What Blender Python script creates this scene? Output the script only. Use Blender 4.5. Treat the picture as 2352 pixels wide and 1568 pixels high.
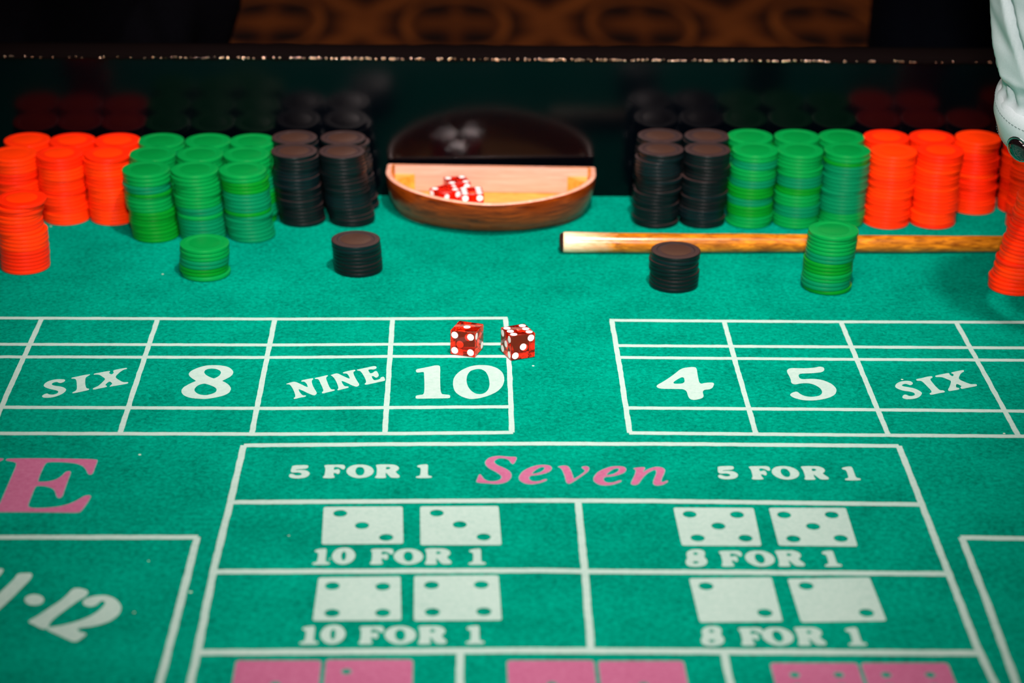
import bpy, bmesh, math, random
from mathutils import Vector, Matrix
random.seed(7)
scene = bpy.context.scene
for o in list(bpy.data.objects): bpy.data.objects.remove(o)

# ---------------------------------------------------------------- camera (z = 0 is the felt, +Y away from the camera)
cam_d = bpy.data.cameras.new('camera'); cam = bpy.data.objects.new('camera', cam_d)
scene.collection.objects.link(cam); scene.camera = cam
CR = Vector((0.99972965, -0.02005704, 0.01176181)); CF = Vector((0.02309022, 0.91585765, -0.40083864)); CU = CR.cross(CF)
CAMZ = 0.63806963
cam.matrix_world = Matrix(((CR.x, CU.x, -CF.x, 0), (CR.y, CU.y, -CF.y, 0), (CR.z, CU.z, -CF.z, CAMZ), (0, 0, 0, 1)))
cam_d.sensor_width = 36; cam_d.lens = 4937.576 / 2352 * 36
cam_d.clip_start = .05; cam_d.clip_end = 60
cam_d.dof.use_dof = True; cam_d.dof.focus_distance = 1.53; cam_d.dof.aperture_fstop = 5.2

# ---------------------------------------------------------------- world, lights, exposure
w = bpy.data.worlds.new('world'); scene.world = w; w.use_nodes = True
w.node_tree.nodes['Background'].inputs[0].default_value = (.55, .38, .28, 1)
w.node_tree.nodes['Background'].inputs[1].default_value = .02
def aim(o, loc, tgt):
    o.location = loc; o.rotation_euler = (Vector(tgt) - Vector(loc)).to_track_quat('-Z', 'Y').to_euler()
def light(name, kind, loc, tgt, energy, col, **kw):
    d = bpy.data.lights.new(name, kind); d.energy = energy; d.color = col
    for k, v in kw.items(): setattr(d, k, v)
    o = bpy.data.objects.new(name, d); scene.collection.objects.link(o); aim(o, loc, tgt); return o
light('table_spot', 'SPOT', (.21, .92, 1.60), (.05, 1.72, 0), 156, (1, .82, .78), spot_size=math.radians(38), spot_blend=1.0, shadow_soft_size=.03)
light('front_spot', 'SPOT', (.03, -.02, .82), (.04, 1.64, 0), 172, (1, .82, .78), spot_size=math.radians(37), spot_blend=1.0, shadow_soft_size=.05)
light('table_fill', 'AREA', (.03, .95, 1.10), (.03, 1.0, 0), 9.8, (1, .84, .78), shape='RECTANGLE', size=.35, size_y=.75)  # unseen soft overhead fill, added to lift shadows and the near felt
light('room_lamp', 'AREA', (.3, 4.4, 2.1), (.3, 4.6, -.75), 9, (1, .72, .42), shape='RECTANGLE', size=2.6, size_y=1.2)
light('far_reflection_fill', 'AREA', (0, 7.8, 2.0), (0, 1.7, .05), 34, (1, .62, .42), shape='RECTANGLE', size=5, size_y=1.3)  # added warm panel, unseen, there to be mirrored in the chip tops
scene.view_settings.view_transform = 'Standard'; scene.view_settings.look = 'None'
scene.view_settings.exposure = 0.0; scene.view_settings.gamma = 1.0; scene.view_settings.use_curve_mapping = False

# ---------------------------------------------------------------- printed layout, millimetres on the felt
GLYPH={"5":[[-5.3,18.6,4.4,19.2,5.2,17.0,4.7,14.7,2.8,13.6,-2.6,13.0,-2.9,11.9,0.4,12.3,3.8,11.5,6.2,9.0,6.7,6.4,5.8,3.2,3.7,1.1,-0.0,0.0,-3.8,0.4,-6.0,1.8,-6.6,3.8,-6.3,5.9,-5.1,6.6,-3.8,5.9,-2.4,4.4,-0.7,4.1,1.1,4.7,1.6,6.2,0.9,7.8,-1.0,8.6,-3.5,8.2,-5.4,8.7,-5.9,10.5,-5.7,14.7]],"F":[[-6.8,18.9,1.7,19.1,5.0,19.1,6.5,17.8,6.8,14.7,6.2,12.4,5.0,12.6,3.5,14.7,1.3,16.1,-0.5,15.6,-0.5,11.9,0.5,11.9,2.0,12.9,3.2,12.4,3.8,9.2,3.3,6.4,2.3,5.8,1.0,7.3,-0.3,7.8,-0.2,4.1,0.5,2.7,0.7,0.1,-6.8,0.0,-6.8,2.3,-6.0,3.6,-5.8,9.6,-6.0,14.7,-6.8,16.3]],"O":[[-0.6,19.8,4.1,18.7,7.6,15.2,9.1,10.5,8.2,5.5,5.2,1.8,0.5,0.0,-3.9,1.1,-7.5,5.0,-9.0,9.6,-8.4,14.2,-5.6,18.4],[-0.4,16.2,1.7,15.3,2.9,11.4,2.9,7.7,2.0,4.5,0.1,3.5,-1.8,5.0,-3.0,8.6,-3.0,12.3,-2.2,15.3]],"R":[[-7.9,19.3,-1.2,19.6,3.9,19.3,6.7,16.6,7.3,13.3,6.2,10.6,4.8,9.5,6.4,5.8,7.9,3.7,7.8,1.2,6.9,0.5,2.3,0.5,0.5,4.6,-1.3,8.2,-1.3,4.1,-0.9,2.3,-0.9,0.1,-8.0,0.0,-7.8,2.5,-7.1,3.6,-7.0,10.1,-7.3,14.7,-7.9,17.0],[-1.5,15.6,0.6,16.1,1.8,14.4,0.7,12.6,-1.3,12.4]],"1":[[-4.8,17.8,-0.9,19.5,2.4,19.7,2.4,11.4,2.4,4.4,3.4,3.1,5.1,2.8,5.1,0.1,-5.2,0.0,-5.1,2.3,-2.5,3.2,-2.2,8.6,-2.3,14.6,-4.4,15.5]],"8":[[-1.2,21.4,4.2,21.4,6.2,19.0,6.1,14.8,5.0,12.1,6.7,8.9,6.4,4.4,3.9,1.1,-1.1,0.0,-5.4,1.1,-6.6,4.4,-6.2,8.0,-4.8,10.7,-5.3,13.9,-4.8,18.0],[-0.8,17.4,1.8,17.6,2.0,15.6,0.5,14.1,-0.9,15.0],[-2.0,6.7,0.5,7.1,1.7,5.6,0.2,3.8,-2.2,4.2]],"0":[[-0.1,21.3,4.2,19.7,7.1,13.4,6.9,7.7,4.6,2.5,0.5,0.0,-3.7,1.6,-6.6,6.8,-7.1,12.0,-5.2,18.7],[0.1,16.8,1.4,14.4,1.6,8.7,0.7,4.7,-0.4,5.1,-1.4,8.7,-1.5,13.9]]}
PHRASE={"payout_five_left":[["5",-105.2,1236.5],["F",-82.9,1237.0],["O",-66.2,1236.9],["R",-48.2,1237.1],["1",-24.6,1237.3]],"payout_five_right":[["5",172.8,1236.0],["F",194.7,1235.8],["O",210.8,1235.5],["R",230.0,1235.5],["1",253.4,1234.8]],"payout_hard_six":[["1",-84.1,1124.5],["0",-71.1,1124.5],["F",-48.0,1124.8],["O",-32.1,1124.5],["R",-14.1,1124.8],["1",9.2,1124.5]],"payout_hard_ten":[["8",141.0,1122.0],["F",162.7,1122.5],["O",179.8,1122.3],["R",198.0,1122.6],["1",223.0,1122.3]],"payout_hard_eight":[["1",-85.4,1034.7],["0",-72.5,1034.7],["F",-50.7,1034.9],["O",-34.5,1034.7],["R",-16.4,1034.9],["1",7.6,1035.1]],"payout_hard_four":[["8",141.3,1032.7],["F",164.1,1033.3],["O",178.7,1033.1],["R",197.1,1033.3],["1",222.7,1033.0]]}
LETTERS=[["letter_s","w",[[-281.0,1388.5,-280.4,1386.2,-281.0,1384.0,-283.0,1382.1,-284.4,1382.8,-285.8,1384.2,-287.6,1383.6,-288.7,1382.1,-289.1,1380.4,-288.0,1378.7,-285.9,1377.6,-282.7,1376.9,-279.6,1375.1,-277.2,1372.1,-277.2,1368.4,-278.7,1364.4,-280.7,1361.8,-283.4,1359.2,-286.8,1357.9,-290.5,1357.9,-292.0,1359.6,-292.1,1361.8,-291.0,1363.9,-289.3,1365.1,-288.1,1363.6,-286.2,1363.0,-284.1,1363.3,-282.5,1364.7,-281.9,1366.9,-282.6,1369.1,-284.4,1370.4,-288.1,1372.0,-291.6,1374.2,-293.7,1376.5,-294.3,1379.1,-293.9,1382.0,-292.3,1385.4,-289.0,1388.1,-285.4,1389.1]]],
["letter_i","w",[[-276.8,1389.6,-276.9,1391.5,-272.4,1393.8,-268.7,1396.1,-264.9,1397.4,-264.5,1396.5,-266.1,1393.5,-267.0,1391.2,-266.1,1384.4,-264.8,1377.7,-263.4,1373.7,-261.3,1372.9,-261.4,1370.7,-264.6,1368.9,-268.6,1366.6,-271.7,1365.1,-272.3,1366.6,-270.3,1369.2,-269.9,1372.5,-271.5,1381.4,-272.8,1387.4,-274.3,1389.7]]],
["letter_x","w",[[-262.3,1396.5,-261.9,1398.7,-258.6,1400.0,-254.3,1402.3,-251.3,1403.3,-251.2,1401.2,-251.9,1400.0,-249.8,1397.0,-248.6,1398.1,-248.4,1400.8,-249.2,1402.3,-249.2,1404.3,-245.4,1406.6,-240.0,1408.9,-239.9,1406.6,-242.3,1405.1,-244.5,1400.1,-246.4,1392.8,-243.4,1388.3,-239.3,1383.8,-235.8,1384.5,-235.5,1381.8,-239.6,1379.7,-244.3,1377.8,-247.8,1376.2,-247.7,1377.8,-246.4,1381.2,-247.7,1383.8,-249.3,1385.3,-250.8,1381.5,-251.2,1378.9,-249.5,1377.4,-249.9,1375.6,-254.5,1373.3,-258.2,1371.2,-259.1,1372.9,-258.1,1374.8,-255.8,1377.4,-253.9,1383.8,-252.5,1389.4,-255.0,1392.8,-257.7,1396.2,-259.7,1396.9]]],
["number_eight","w",[[-180.2,1413.6,-175.2,1413.5,-170.1,1412.0,-166.2,1408.7,-163.4,1402.5,-163.5,1397.7,-164.9,1393.5,-167.3,1390.1,-169.7,1386.8,-169.6,1386.1,-167.3,1384.0,-164.7,1380.3,-162.9,1376.1,-162.2,1372.4,-163.0,1366.2,-166.4,1362.0,-171.5,1358.8,-177.0,1356.7,-181.8,1356.5,-187.7,1357.6,-191.8,1359.9,-194.8,1363.3,-196.4,1367.6,-196.8,1371.3,-195.9,1375.9,-193.6,1379.7,-190.9,1383.6,-188.3,1386.2,-189.0,1387.4,-192.2,1391.4,-194.4,1395.7,-195.0,1399.0,-194.0,1403.3,-190.9,1407.7,-187.3,1411.1,-183.6,1413.1],[-179.2,1407.8,-175.5,1406.5,-173.1,1403.9,-172.1,1400.6,-172.6,1395.8,-174.3,1392.7,-176.0,1390.6,-177.5,1391.5,-180.1,1393.8,-182.8,1397.2,-184.3,1401.0,-184.0,1404.8,-182.1,1407.0],[-182.1,1382.1,-179.7,1380.9,-175.8,1377.9,-173.1,1374.7,-172.1,1371.4,-172.4,1367.7,-174.6,1365.0,-177.7,1362.9,-180.6,1362.7,-184.0,1364.2,-186.3,1367.2,-187.7,1370.4,-187.8,1374.1,-186.4,1378.3,-184.7,1380.6]]],
["letter_n","w",[[-124.5,1381.7,-121.5,1384.3,-118.4,1385.9,-113.5,1380.9,-108.4,1375.5,-109.5,1380.9,-111.5,1385.6,-114.1,1385.6,-113.9,1387.9,-110.1,1389.9,-106.0,1391.7,-105.7,1389.9,-106.8,1386.8,-105.5,1379.4,-103.5,1372.4,-101.4,1366.3,-103.1,1362.1,-107.2,1365.5,-111.4,1370.0,-115.2,1373.5,-114.2,1368.9,-111.9,1363.5,-110.6,1362.4,-109.1,1363.0,-109.1,1360.5,-112.9,1359.0,-116.7,1356.4,-117.5,1358.2,-116.2,1360.1,-117.1,1366.2,-119.1,1373.9,-121.6,1380.8,-123.9,1381.0]]],
["letter_i","w",[[-105.0,1391.9,-100.2,1394.3,-96.1,1397.1,-95.6,1395.5,-97.0,1392.3,-95.8,1386.4,-94.1,1378.6,-92.1,1372.5,-89.7,1372.9,-89.4,1370.5,-93.8,1368.2,-97.8,1365.5,-98.4,1368.0,-97.2,1370.1,-98.5,1376.3,-100.7,1384.8,-102.0,1389.9,-104.6,1390.2]]],
["letter_n","w",[[-94.2,1396.7,-89.4,1400.6,-86.2,1396.8,-79.5,1389.7,-80.9,1396.0,-82.4,1399.8,-85.1,1399.5,-85.5,1401.7,-81.3,1404.4,-76.8,1406.6,-76.5,1404.4,-78.1,1402.0,-77.0,1396.0,-74.6,1387.3,-72.3,1380.3,-74.3,1376.8,-77.5,1379.1,-81.6,1383.8,-85.9,1387.7,-84.7,1382.6,-83.0,1377.9,-80.2,1377.9,-79.9,1375.5,-83.7,1373.3,-87.6,1370.8,-87.6,1373.3,-87.0,1374.8,-88.4,1382.6,-90.5,1390.4,-92.8,1395.5]]],
["letter_e","w",[[-75.8,1406.4,-70.9,1408.8,-63.8,1412.8,-62.1,1412.3,-61.5,1410.1,-61.9,1408.1,-63.5,1406.5,-65.5,1406.9,-67.5,1406.3,-66.7,1402.4,-65.6,1399.7,-63.7,1401.3,-62.8,1403.7,-61.1,1404.2,-59.2,1396.1,-60.7,1392.5,-62.0,1392.9,-63.1,1395.3,-64.7,1395.1,-63.8,1391.3,-62.5,1388.0,-59.9,1389.0,-58.0,1391.4,-58.1,1393.3,-55.7,1394.7,-54.6,1388.6,-55.2,1387.1,-61.4,1383.9,-68.1,1380.2,-69.2,1382.0,-67.9,1384.6,-68.8,1390.5,-71.2,1399.2,-73.0,1404.0,-75.4,1405.0]]],
["digit_one","w",[[-33.3,1407.2,-28.9,1409.3,-22.9,1412.3,-19.2,1414.4,-16.7,1414.0,-15.8,1411.8,-15.8,1391.8,-15.1,1365.6,-11.7,1364.6,-8.5,1363.9,-8.3,1359.7,-9.3,1358.4,-22.1,1358.0,-31.0,1357.5,-32.5,1358.1,-32.5,1362.7,-29.6,1363.8,-26.6,1364.9,-26.7,1380.9,-27.1,1393.2,-27.4,1401.9,-28.2,1402.7,-31.8,1401.3,-33.2,1402.6]]],
["digit_zero","w",[[14.0,1415.1,20.1,1414.1,25.6,1409.4,29.2,1401.5,30.2,1389.8,28.5,1378.3,24.5,1369.2,18.1,1362.4,12.1,1358.6,7.0,1357.1,4.1,1357.6,-1.3,1362.0,-5.3,1369.4,-6.7,1380.3,-6.3,1391.1,-4.4,1398.5,-0.8,1405.9,4.7,1411.9,9.4,1414.5],[10.5,1408.1,13.9,1407.7,16.9,1403.3,18.7,1394.9,19.5,1381.8,18.5,1373.3,16.0,1367.2,12.7,1365.1,9.4,1366.1,6.5,1370.3,4.1,1377.5,2.9,1386.8,3.5,1397.7,5.9,1405.1]]],
["number_four","w",[[157.9,1410.0,166.0,1412.9,169.2,1411.5,168.6,1399.2,168.4,1382.8,173.4,1385.6,179.7,1385.7,176.4,1374.4,169.2,1373.0,169.5,1360.1,162.2,1356.0,158.4,1358.4,158.1,1374.3,149.3,1374.7,139.0,1374.9,136.8,1379.8,144.0,1388.3,151.5,1399.1],[158.4,1397.4,158.3,1383.7,147.8,1383.4]]],
["number_five","w",[[236.4,1411.2,246.6,1410.5,254.6,1411.6,258.6,1413.9,261.4,1412.5,261.4,1407.7,258.8,1403.7,250.7,1401.8,241.1,1401.3,241.1,1391.3,249.4,1392.7,256.9,1391.1,263.0,1384.0,265.1,1374.9,262.5,1365.8,256.2,1359.6,246.3,1355.8,238.2,1356.3,232.3,1360.2,230.0,1365.0,232.4,1369.1,236.2,1371.2,237.9,1366.4,240.9,1362.9,245.4,1361.9,251.0,1363.7,253.8,1368.5,253.9,1375.5,250.8,1381.8,246.5,1385.0,240.5,1384.6,236.6,1382.4,233.9,1384.6,234.7,1392.4,233.3,1406.0]]],
["letter_s","w",[[321.2,1386.1,320.6,1383.8,319.0,1381.9,317.8,1382.3,316.5,1383.8,315.0,1384.2,313.2,1383.0,312.2,1381.3,313.2,1380.0,316.8,1378.5,320.2,1376.7,322.8,1373.7,324.3,1370.0,324.2,1367.8,322.0,1363.3,318.9,1360.0,314.8,1358.5,311.1,1358.3,309.2,1360.0,309.0,1361.8,310.1,1364.7,311.6,1366.2,312.8,1365.9,314.0,1364.0,316.1,1363.7,318.2,1364.8,319.1,1367.0,318.5,1369.6,316.3,1371.1,311.8,1372.5,308.8,1375.1,307.2,1378.1,307.4,1380.7,309.0,1384.5,312.2,1387.9,316.3,1389.5,320.0,1389.1]]],
["letter_i","w",[[324.5,1391.6,325.2,1392.6,329.3,1394.1,333.0,1396.4,336.9,1397.6,337.3,1396.4,337.0,1394.8,334.6,1392.6,335.3,1385.8,336.5,1379.0,337.9,1373.4,340.5,1373.6,341.3,1370.2,336.3,1368.6,330.0,1365.4,329.2,1367.9,331.6,1370.2,331.6,1373.7,329.8,1382.0,328.1,1389.4,324.6,1389.4]]],
["letter_x","w",[[339.4,1398.4,345.5,1401.1,350.0,1403.1,350.7,1402.3,350.4,1400.0,352.0,1396.9,353.4,1400.0,353.2,1401.1,352.1,1402.7,352.5,1404.1,356.8,1406.2,361.8,1408.3,362.4,1407.4,361.7,1405.1,359.4,1403.1,356.4,1396.6,355.5,1392.3,358.1,1388.2,361.2,1384.8,362.6,1383.7,366.4,1384.3,366.2,1380.8,361.2,1378.8,354.2,1375.7,353.5,1376.7,353.7,1378.7,355.1,1380.6,352.3,1384.7,351.2,1382.1,350.5,1378.3,352.4,1377.6,352.5,1376.1,351.7,1374.6,348.3,1373.5,344.0,1371.7,343.8,1374.6,346.0,1379.1,349.0,1388.1,348.9,1390.0,346.4,1393.1,343.8,1396.1,339.5,1395.5]]],
["letter_e","p",[[-298.1,1263.0,-296.5,1264.3,-273.4,1264.7,-255.9,1264.1,-239.0,1263.3,-238.4,1260.6,-238.6,1251.7,-238.6,1244.1,-239.3,1241.7,-241.1,1242.2,-243.3,1248.5,-246.5,1254.2,-252.0,1258.0,-260.9,1259.6,-269.0,1259.6,-271.4,1258.3,-272.0,1252.2,-272.3,1240.9,-272.0,1232.2,-271.1,1231.1,-264.7,1231.6,-260.1,1234.7,-257.5,1239.7,-256.2,1245.3,-253.8,1246.5,-252.9,1244.1,-253.0,1234.7,-253.0,1221.2,-252.7,1211.5,-254.3,1209.1,-256.1,1211.5,-258.2,1218.7,-260.9,1223.0,-265.9,1225.7,-271.3,1226.1,-272.3,1223.6,-272.3,1211.4,-272.3,1199.5,-270.9,1196.6,-267.7,1195.4,-261.1,1195.7,-253.1,1197.2,-246.7,1200.8,-242.1,1206.1,-238.8,1212.1,-236.2,1213.0,-234.6,1211.8,-235.8,1202.0,-237.6,1192.5,-238.8,1189.9,-249.1,1190.2,-268.5,1190.7,-294.6,1190.6,-295.1,1191.8,-291.3,1195.9,-289.7,1201.8,-289.7,1215.0,-289.6,1235.8,-289.5,1256.6,-291.9,1259.8,-297.1,1261.4]]],
["letter_m","p",[[-314.5,1264.6,-300.6,1264.6,-299.9,1263.3,-301.1,1261.2,-303.2,1258.8,-300.9,1201.2,-300.8,1196.5,-297.3,1193.0,-297.1,1190.6,-322.1,1190.6,-322.2,1192.4,-319.2,1195.9,-321.9,1253.3]]],
["letter_s","p",[[35.6,1267.9,35.7,1264.6,33.6,1257.5,32.4,1258.8,31.1,1263.9,27.6,1266.1,24.1,1266.1,21.4,1263.3,20.8,1260.0,22.8,1255.6,27.4,1251.7,30.8,1247.3,32.1,1241.6,30.8,1235.4,27.6,1231.0,22.4,1229.1,15.6,1230.3,9.3,1231.3,9.9,1235.3,11.4,1242.8,12.2,1241.6,13.9,1235.9,16.8,1232.8,20.8,1232.6,24.2,1234.1,26.0,1237.8,25.5,1241.6,22.1,1246.6,17.5,1251.7,15.3,1257.5,15.6,1262.0,18.3,1267.1,24.2,1269.5,30.6,1267.8]]],
["letter_e","p",[[54.7,1236.0,54.3,1234.2,50.5,1231.1,45.3,1228.9,40.7,1229.8,37.4,1234.1,36.9,1239.1,39.4,1246.7,43.6,1251.8,49.0,1255.6,54.2,1256.3,57.7,1255.0,58.6,1251.2,56.8,1246.7,52.6,1243.6,48.0,1241.7,44.5,1241.3,43.0,1238.5,43.4,1234.8,46.0,1232.3,50.0,1232.9,52.9,1235.4],[53.0,1253.7,54.4,1252.5,53.4,1248.6,50.4,1244.8,45.7,1242.9,45.2,1244.4,47.6,1249.2,50.6,1252.8]]],
["letter_v","p",[[62.6,1253.8,67.0,1255.4,69.3,1254.4,70.5,1249.3,71.6,1241.7,71.9,1235.5,76.2,1240.5,79.9,1246.2,80.6,1248.7,78.5,1251.9,78.6,1253.8,81.5,1254.5,83.0,1252.5,82.3,1248.1,79.2,1243.0,74.2,1236.1,69.3,1229.5,67.4,1231.1,66.9,1240.5,65.6,1249.3,64.3,1252.5]]],
["letter_e","p",[[102.8,1234.4,102.3,1232.6,98.4,1229.4,93.1,1227.3,88.6,1228.2,85.4,1232.5,85.1,1237.5,87.8,1245.1,92.2,1250.1,97.7,1254.0,102.9,1254.6,106.3,1253.4,107.1,1249.6,105.2,1245.1,100.9,1241.9,96.2,1240.0,92.7,1239.7,91.1,1236.9,91.5,1233.1,93.9,1230.7,98.0,1231.3,101.0,1233.8],[101.6,1252.1,103.0,1250.8,101.9,1247.0,98.7,1243.2,94.0,1241.3,93.5,1242.8,96.1,1247.6,99.2,1251.2]]],
["letter_n","p",[[111.6,1251.7,118.7,1253.3,119.5,1252.0,117.1,1244.4,121.3,1250.1,126.3,1253.6,130.3,1253.1,132.4,1250.1,131.3,1244.4,128.6,1235.6,128.5,1231.3,130.9,1232.5,132.8,1234.4,132.3,1231.9,128.8,1228.2,124.7,1227.2,123.2,1230.0,124.2,1235.6,126.7,1244.4,126.8,1249.5,124.8,1249.5,120.4,1245.0,116.7,1238.1,113.4,1229.4,111.0,1227.9,108.9,1229.3,109.7,1233.1,112.7,1243.1,113.7,1249.4]]],
["digit_one","w",[[-262.3,1114.0,-254.7,1114.6,-253.2,1112.1,-253.4,1107.3,-256.4,1097.6,-261.0,1083.0,-264.6,1073.0,-268.2,1063.8,-274.3,1067.4,-271.6,1080.9,-268.3,1091.8,-265.2,1100.6,-262.8,1108.4]]],
["digit_one","w",[[-278.4,1120.1,-272.3,1119.7,-271.2,1117.8,-271.7,1113.3,-273.9,1105.0,-279.3,1091.8,-284.7,1096.1,-279.7,1111.8]]],
["dot","w",[[-241.2,1083.4,-241.4,1080.2,-243.0,1077.9,-245.7,1077.1,-248.7,1077.9,-251.2,1080.2,-252.6,1083.4,-252.4,1086.6,-250.7,1088.9,-248.0,1089.8,-245.0,1088.9,-242.5,1086.6]]],
["digit_one","w",[[-225.8,1096.7,-222.9,1096.7,-218.0,1094.3,-217.1,1091.0,-218.3,1086.7,-221.3,1082.7,-226.4,1073.7,-231.9,1063.1,-233.6,1057.5,-233.4,1053.4,-235.1,1051.0,-237.4,1051.7,-241.7,1055.5,-245.9,1058.6,-244.9,1061.4,-241.7,1065.2,-237.0,1073.7,-231.5,1082.3,-228.7,1089.6,-227.4,1094.7]]],
["digit_two","w",[[-216.7,1085.9,-212.2,1088.0,-206.4,1088.7,-200.8,1085.2,-197.0,1079.4,-195.2,1073.7,-195.8,1066.6,-199.2,1060.3,-203.7,1056.5,-209.7,1053.7,-214.6,1052.7,-217.2,1051.0,-214.9,1047.9,-211.5,1046.8,-210.8,1044.8,-212.5,1041.7,-214.7,1038.0,-217.1,1037.7,-221.2,1040.7,-227.0,1045.2,-232.7,1049.3,-234.9,1052.7,-228.5,1054.1,-222.5,1056.8,-216.0,1061.0,-211.0,1065.9,-207.2,1072.3,-205.3,1078.7,-205.7,1081.2,-207.7,1082.7,-208.9,1080.9,-210.5,1076.9,-213.9,1075.5,-217.6,1077.6,-218.9,1081.6]]]]
LINES=[[5.0,[-391.1,1500.0,-348.5,1499.2,-217.6,1498.8,-138.9,1498.8,-53.4,1500.0,34.3,1502.0]],[5.0,[-380.3,1450.7,-338.9,1450.1,-135.0,1450.1,-52.0,1452.0,33.4,1453.2]],[5.0,[-375.2,1428.0,-334.4,1427.5,-133.3,1427.6,-51.3,1430.0,33.7,1430.7]],[5.0,[-356.4,1342.9,-311.7,1342.6,-126.4,1341.6,-48.6,1343.3,33.9,1345.1]],[5.0,[-347.4,1302.2,-309.7,1301.8,-123.3,1301.4,-47.3,1302.6,34.3,1304.7]],[3.7,[-317.1,1498.9,-317.1,1399.1,-316.8,1340.9,-316.6,1301.9]],[3.7,[-230.0,1497.9,-230.1,1399.6,-229.7,1302.3]],[3.7,[-141.8,1497.7,-141.6,1400.1,-141.3,1302.6]],[3.7,[-52.9,1500.1,-52.5,1400.6,-52.1,1303.7]],[3.7,[32.7,1501.5,33.6,1445.1,34.0,1398.9,33.5,1304.7]],[5.0,[111.6,1498.3,277.0,1496.6,427.4,1496.7,470.0,1496.4]],[5.0,[114.1,1450.6,269.7,1449.4,415.8,1448.3,457.2,1447.9]],[5.0,[114.3,1429.1,266.2,1427.0,410.5,1426.1,451.4,1425.8]],[5.0,[112.9,1343.5,253.1,1341.9,389.8,1339.6,428.6,1339.2]],[5.0,[112.8,1304.2,246.8,1301.8,380.3,1300.0,418.1,1299.5]],[3.7,[113.2,1497.9,113.6,1414.5,113.3,1304.3]],[3.7,[198.5,1497.3,198.4,1399.8,198.7,1303.7]],[3.7,[287.5,1496.3,287.9,1400.3,288.2,1302.7]],[3.7,[375.4,1496.5,376.0,1400.8,376.6,1301.0]],[5.4,[-145.0,1284.2,-46.8,1286.5,52.0,1287.7,156.9,1287.3,292.5,1285.0]],[4.2,[-145.0,1284.5,-145.9,1205.7,-147.3,1117.1,-146.5,1026.6,-146.8,995.6,-147.0,949.1]],[4.2,[292.4,1285.2,291.6,1202.7,290.6,1114.6,289.5,1029.4,290.9,994.9,290.9,948.0]],[5.4,[-144.8,1203.9,49.4,1206.7,121.2,1206.1,290.6,1201.7]],[5.4,[-146.2,1116.1,46.5,1117.7,73.5,1116.7,290.2,1113.9]],[6.0,[-145.8,1026.4,43.7,1028.3,71.4,1028.0,289.0,1025.2]],[4.2,[73.5,1206.3,73.3,1116.5,72.2,1028.2]],[4.2,[-0.5,1028.4,-0.9,995.4,-1.5,940.7]],[4.2,[146.2,1027.2,146.3,995.1,145.8,940.3]],[5.4,[-321.0,1158.5,-281.4,1158.2,-161.3,1158.3]],[4.2,[-161.6,1158.5,-162.3,1072.5,-163.3,995.7,-163.3,945.1]],[5.4,[307.3,1158.5,346.0,1157.2,412.4,1155.1]],[4.2,[307.8,1158.5,306.1,1083.2,302.8,994.9,301.2,947.9]]]
DICEPRINT=[[[-86.8,1197.5,-37.2,1198.2,-35.6,1150.2,-85.1,1149.3],[-76.0,1189.0,-61.7,1173.2,-46.3,1158.0]],[[-26.3,1198.3,23.1,1199.0,24.2,1148.6,-25.1,1148.5],[-15.7,1189.5,-1.3,1174.5,13.4,1158.7]],[[-84.5,1109.0,-36.2,1110.4,-34.4,1060.7,-84.8,1060.0],[-75.8,1099.3,-46.2,1098.6,-74.2,1068.6,-45.2,1068.8]],[[-28.1,1110.9,21.8,1111.8,22.9,1060.7,-27.2,1060.0],[-17.7,1100.2,11.5,1100.7,-16.8,1069.6,12.8,1070.1]],[[133.2,1197.1,183.9,1196.7,182.7,1147.6,134.1,1148.1],[142.7,1188.2,172.4,1187.7,159.1,1172.9,144.7,1157.6,174.1,1157.4]],[[193.5,1196.7,242.3,1196.8,241.5,1147.1,193.4,1148.2],[202.0,1187.5,232.0,1187.5,218.0,1172.5,203.5,1156.6,232.8,1157.2]],[[134.7,1108.1,183.8,1109.4,183.7,1059.1,136.1,1058.2],[143.8,1099.1,174.7,1068.7]],[[193.1,1107.6,242.3,1109.4,243.4,1059.8,194.2,1058.2],[203.0,1099.4,233.4,1068.7]]]

# ---------------------------------------------------------------- helpers
COL = scene.collection
def tag(o, label=None, cat=None, group=None, kind=None):
    if label: o['label'] = label
    if cat: o['category'] = cat
    if group: o['group'] = group
    if kind: o['kind'] = kind
    return o
def link_mesh(name, me, mats=None, parent=None, smooth=True):
    o = bpy.data.objects.new(name, me); COL.objects.link(o)
    if mats is not None:
        for m in (mats if isinstance(mats, (list, tuple)) else [mats]): me.materials.append(m)
    if smooth:
        for p in me.polygons: p.use_smooth = True
    if parent: o.parent = parent
    return o
def obj(name, bm, mats=None, parent=None, smooth=True, sharp=None):
    me = bpy.data.meshes.new(name)
    bmesh.ops.recalc_face_normals(bm, faces=bm.faces)
    bm.to_mesh(me); bm.free()
    o = link_mesh(name, me, mats, parent, smooth)
    if sharp: me.set_sharp_from_angle(angle=math.radians(sharp))
    return o
def empty(name, loc=(0, 0, 0), label=None, cat=None, group=None):
    o = bpy.data.objects.new(name, None); COL.objects.link(o); o.location = loc; o.empty_display_size = .02
    return tag(o, label, cat, group)
def box(bm, x0, x1, y0, y1, z0, z1, bev=0, seg=2):
    r = bmesh.ops.create_cube(bm, size=1)
    for v in r['verts']:
        v.co = Vector((x0 + (v.co.x + .5) * (x1 - x0), y0 + (v.co.y + .5) * (y1 - y0), z0 + (v.co.z + .5) * (z1 - z0)))
    if bev:
        es = list({e for v in r['verts'] for e in v.link_edges})
        bmesh.ops.bevel(bm, geom=es, offset=bev, segments=seg, affect='EDGES', profile=.6)
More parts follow.
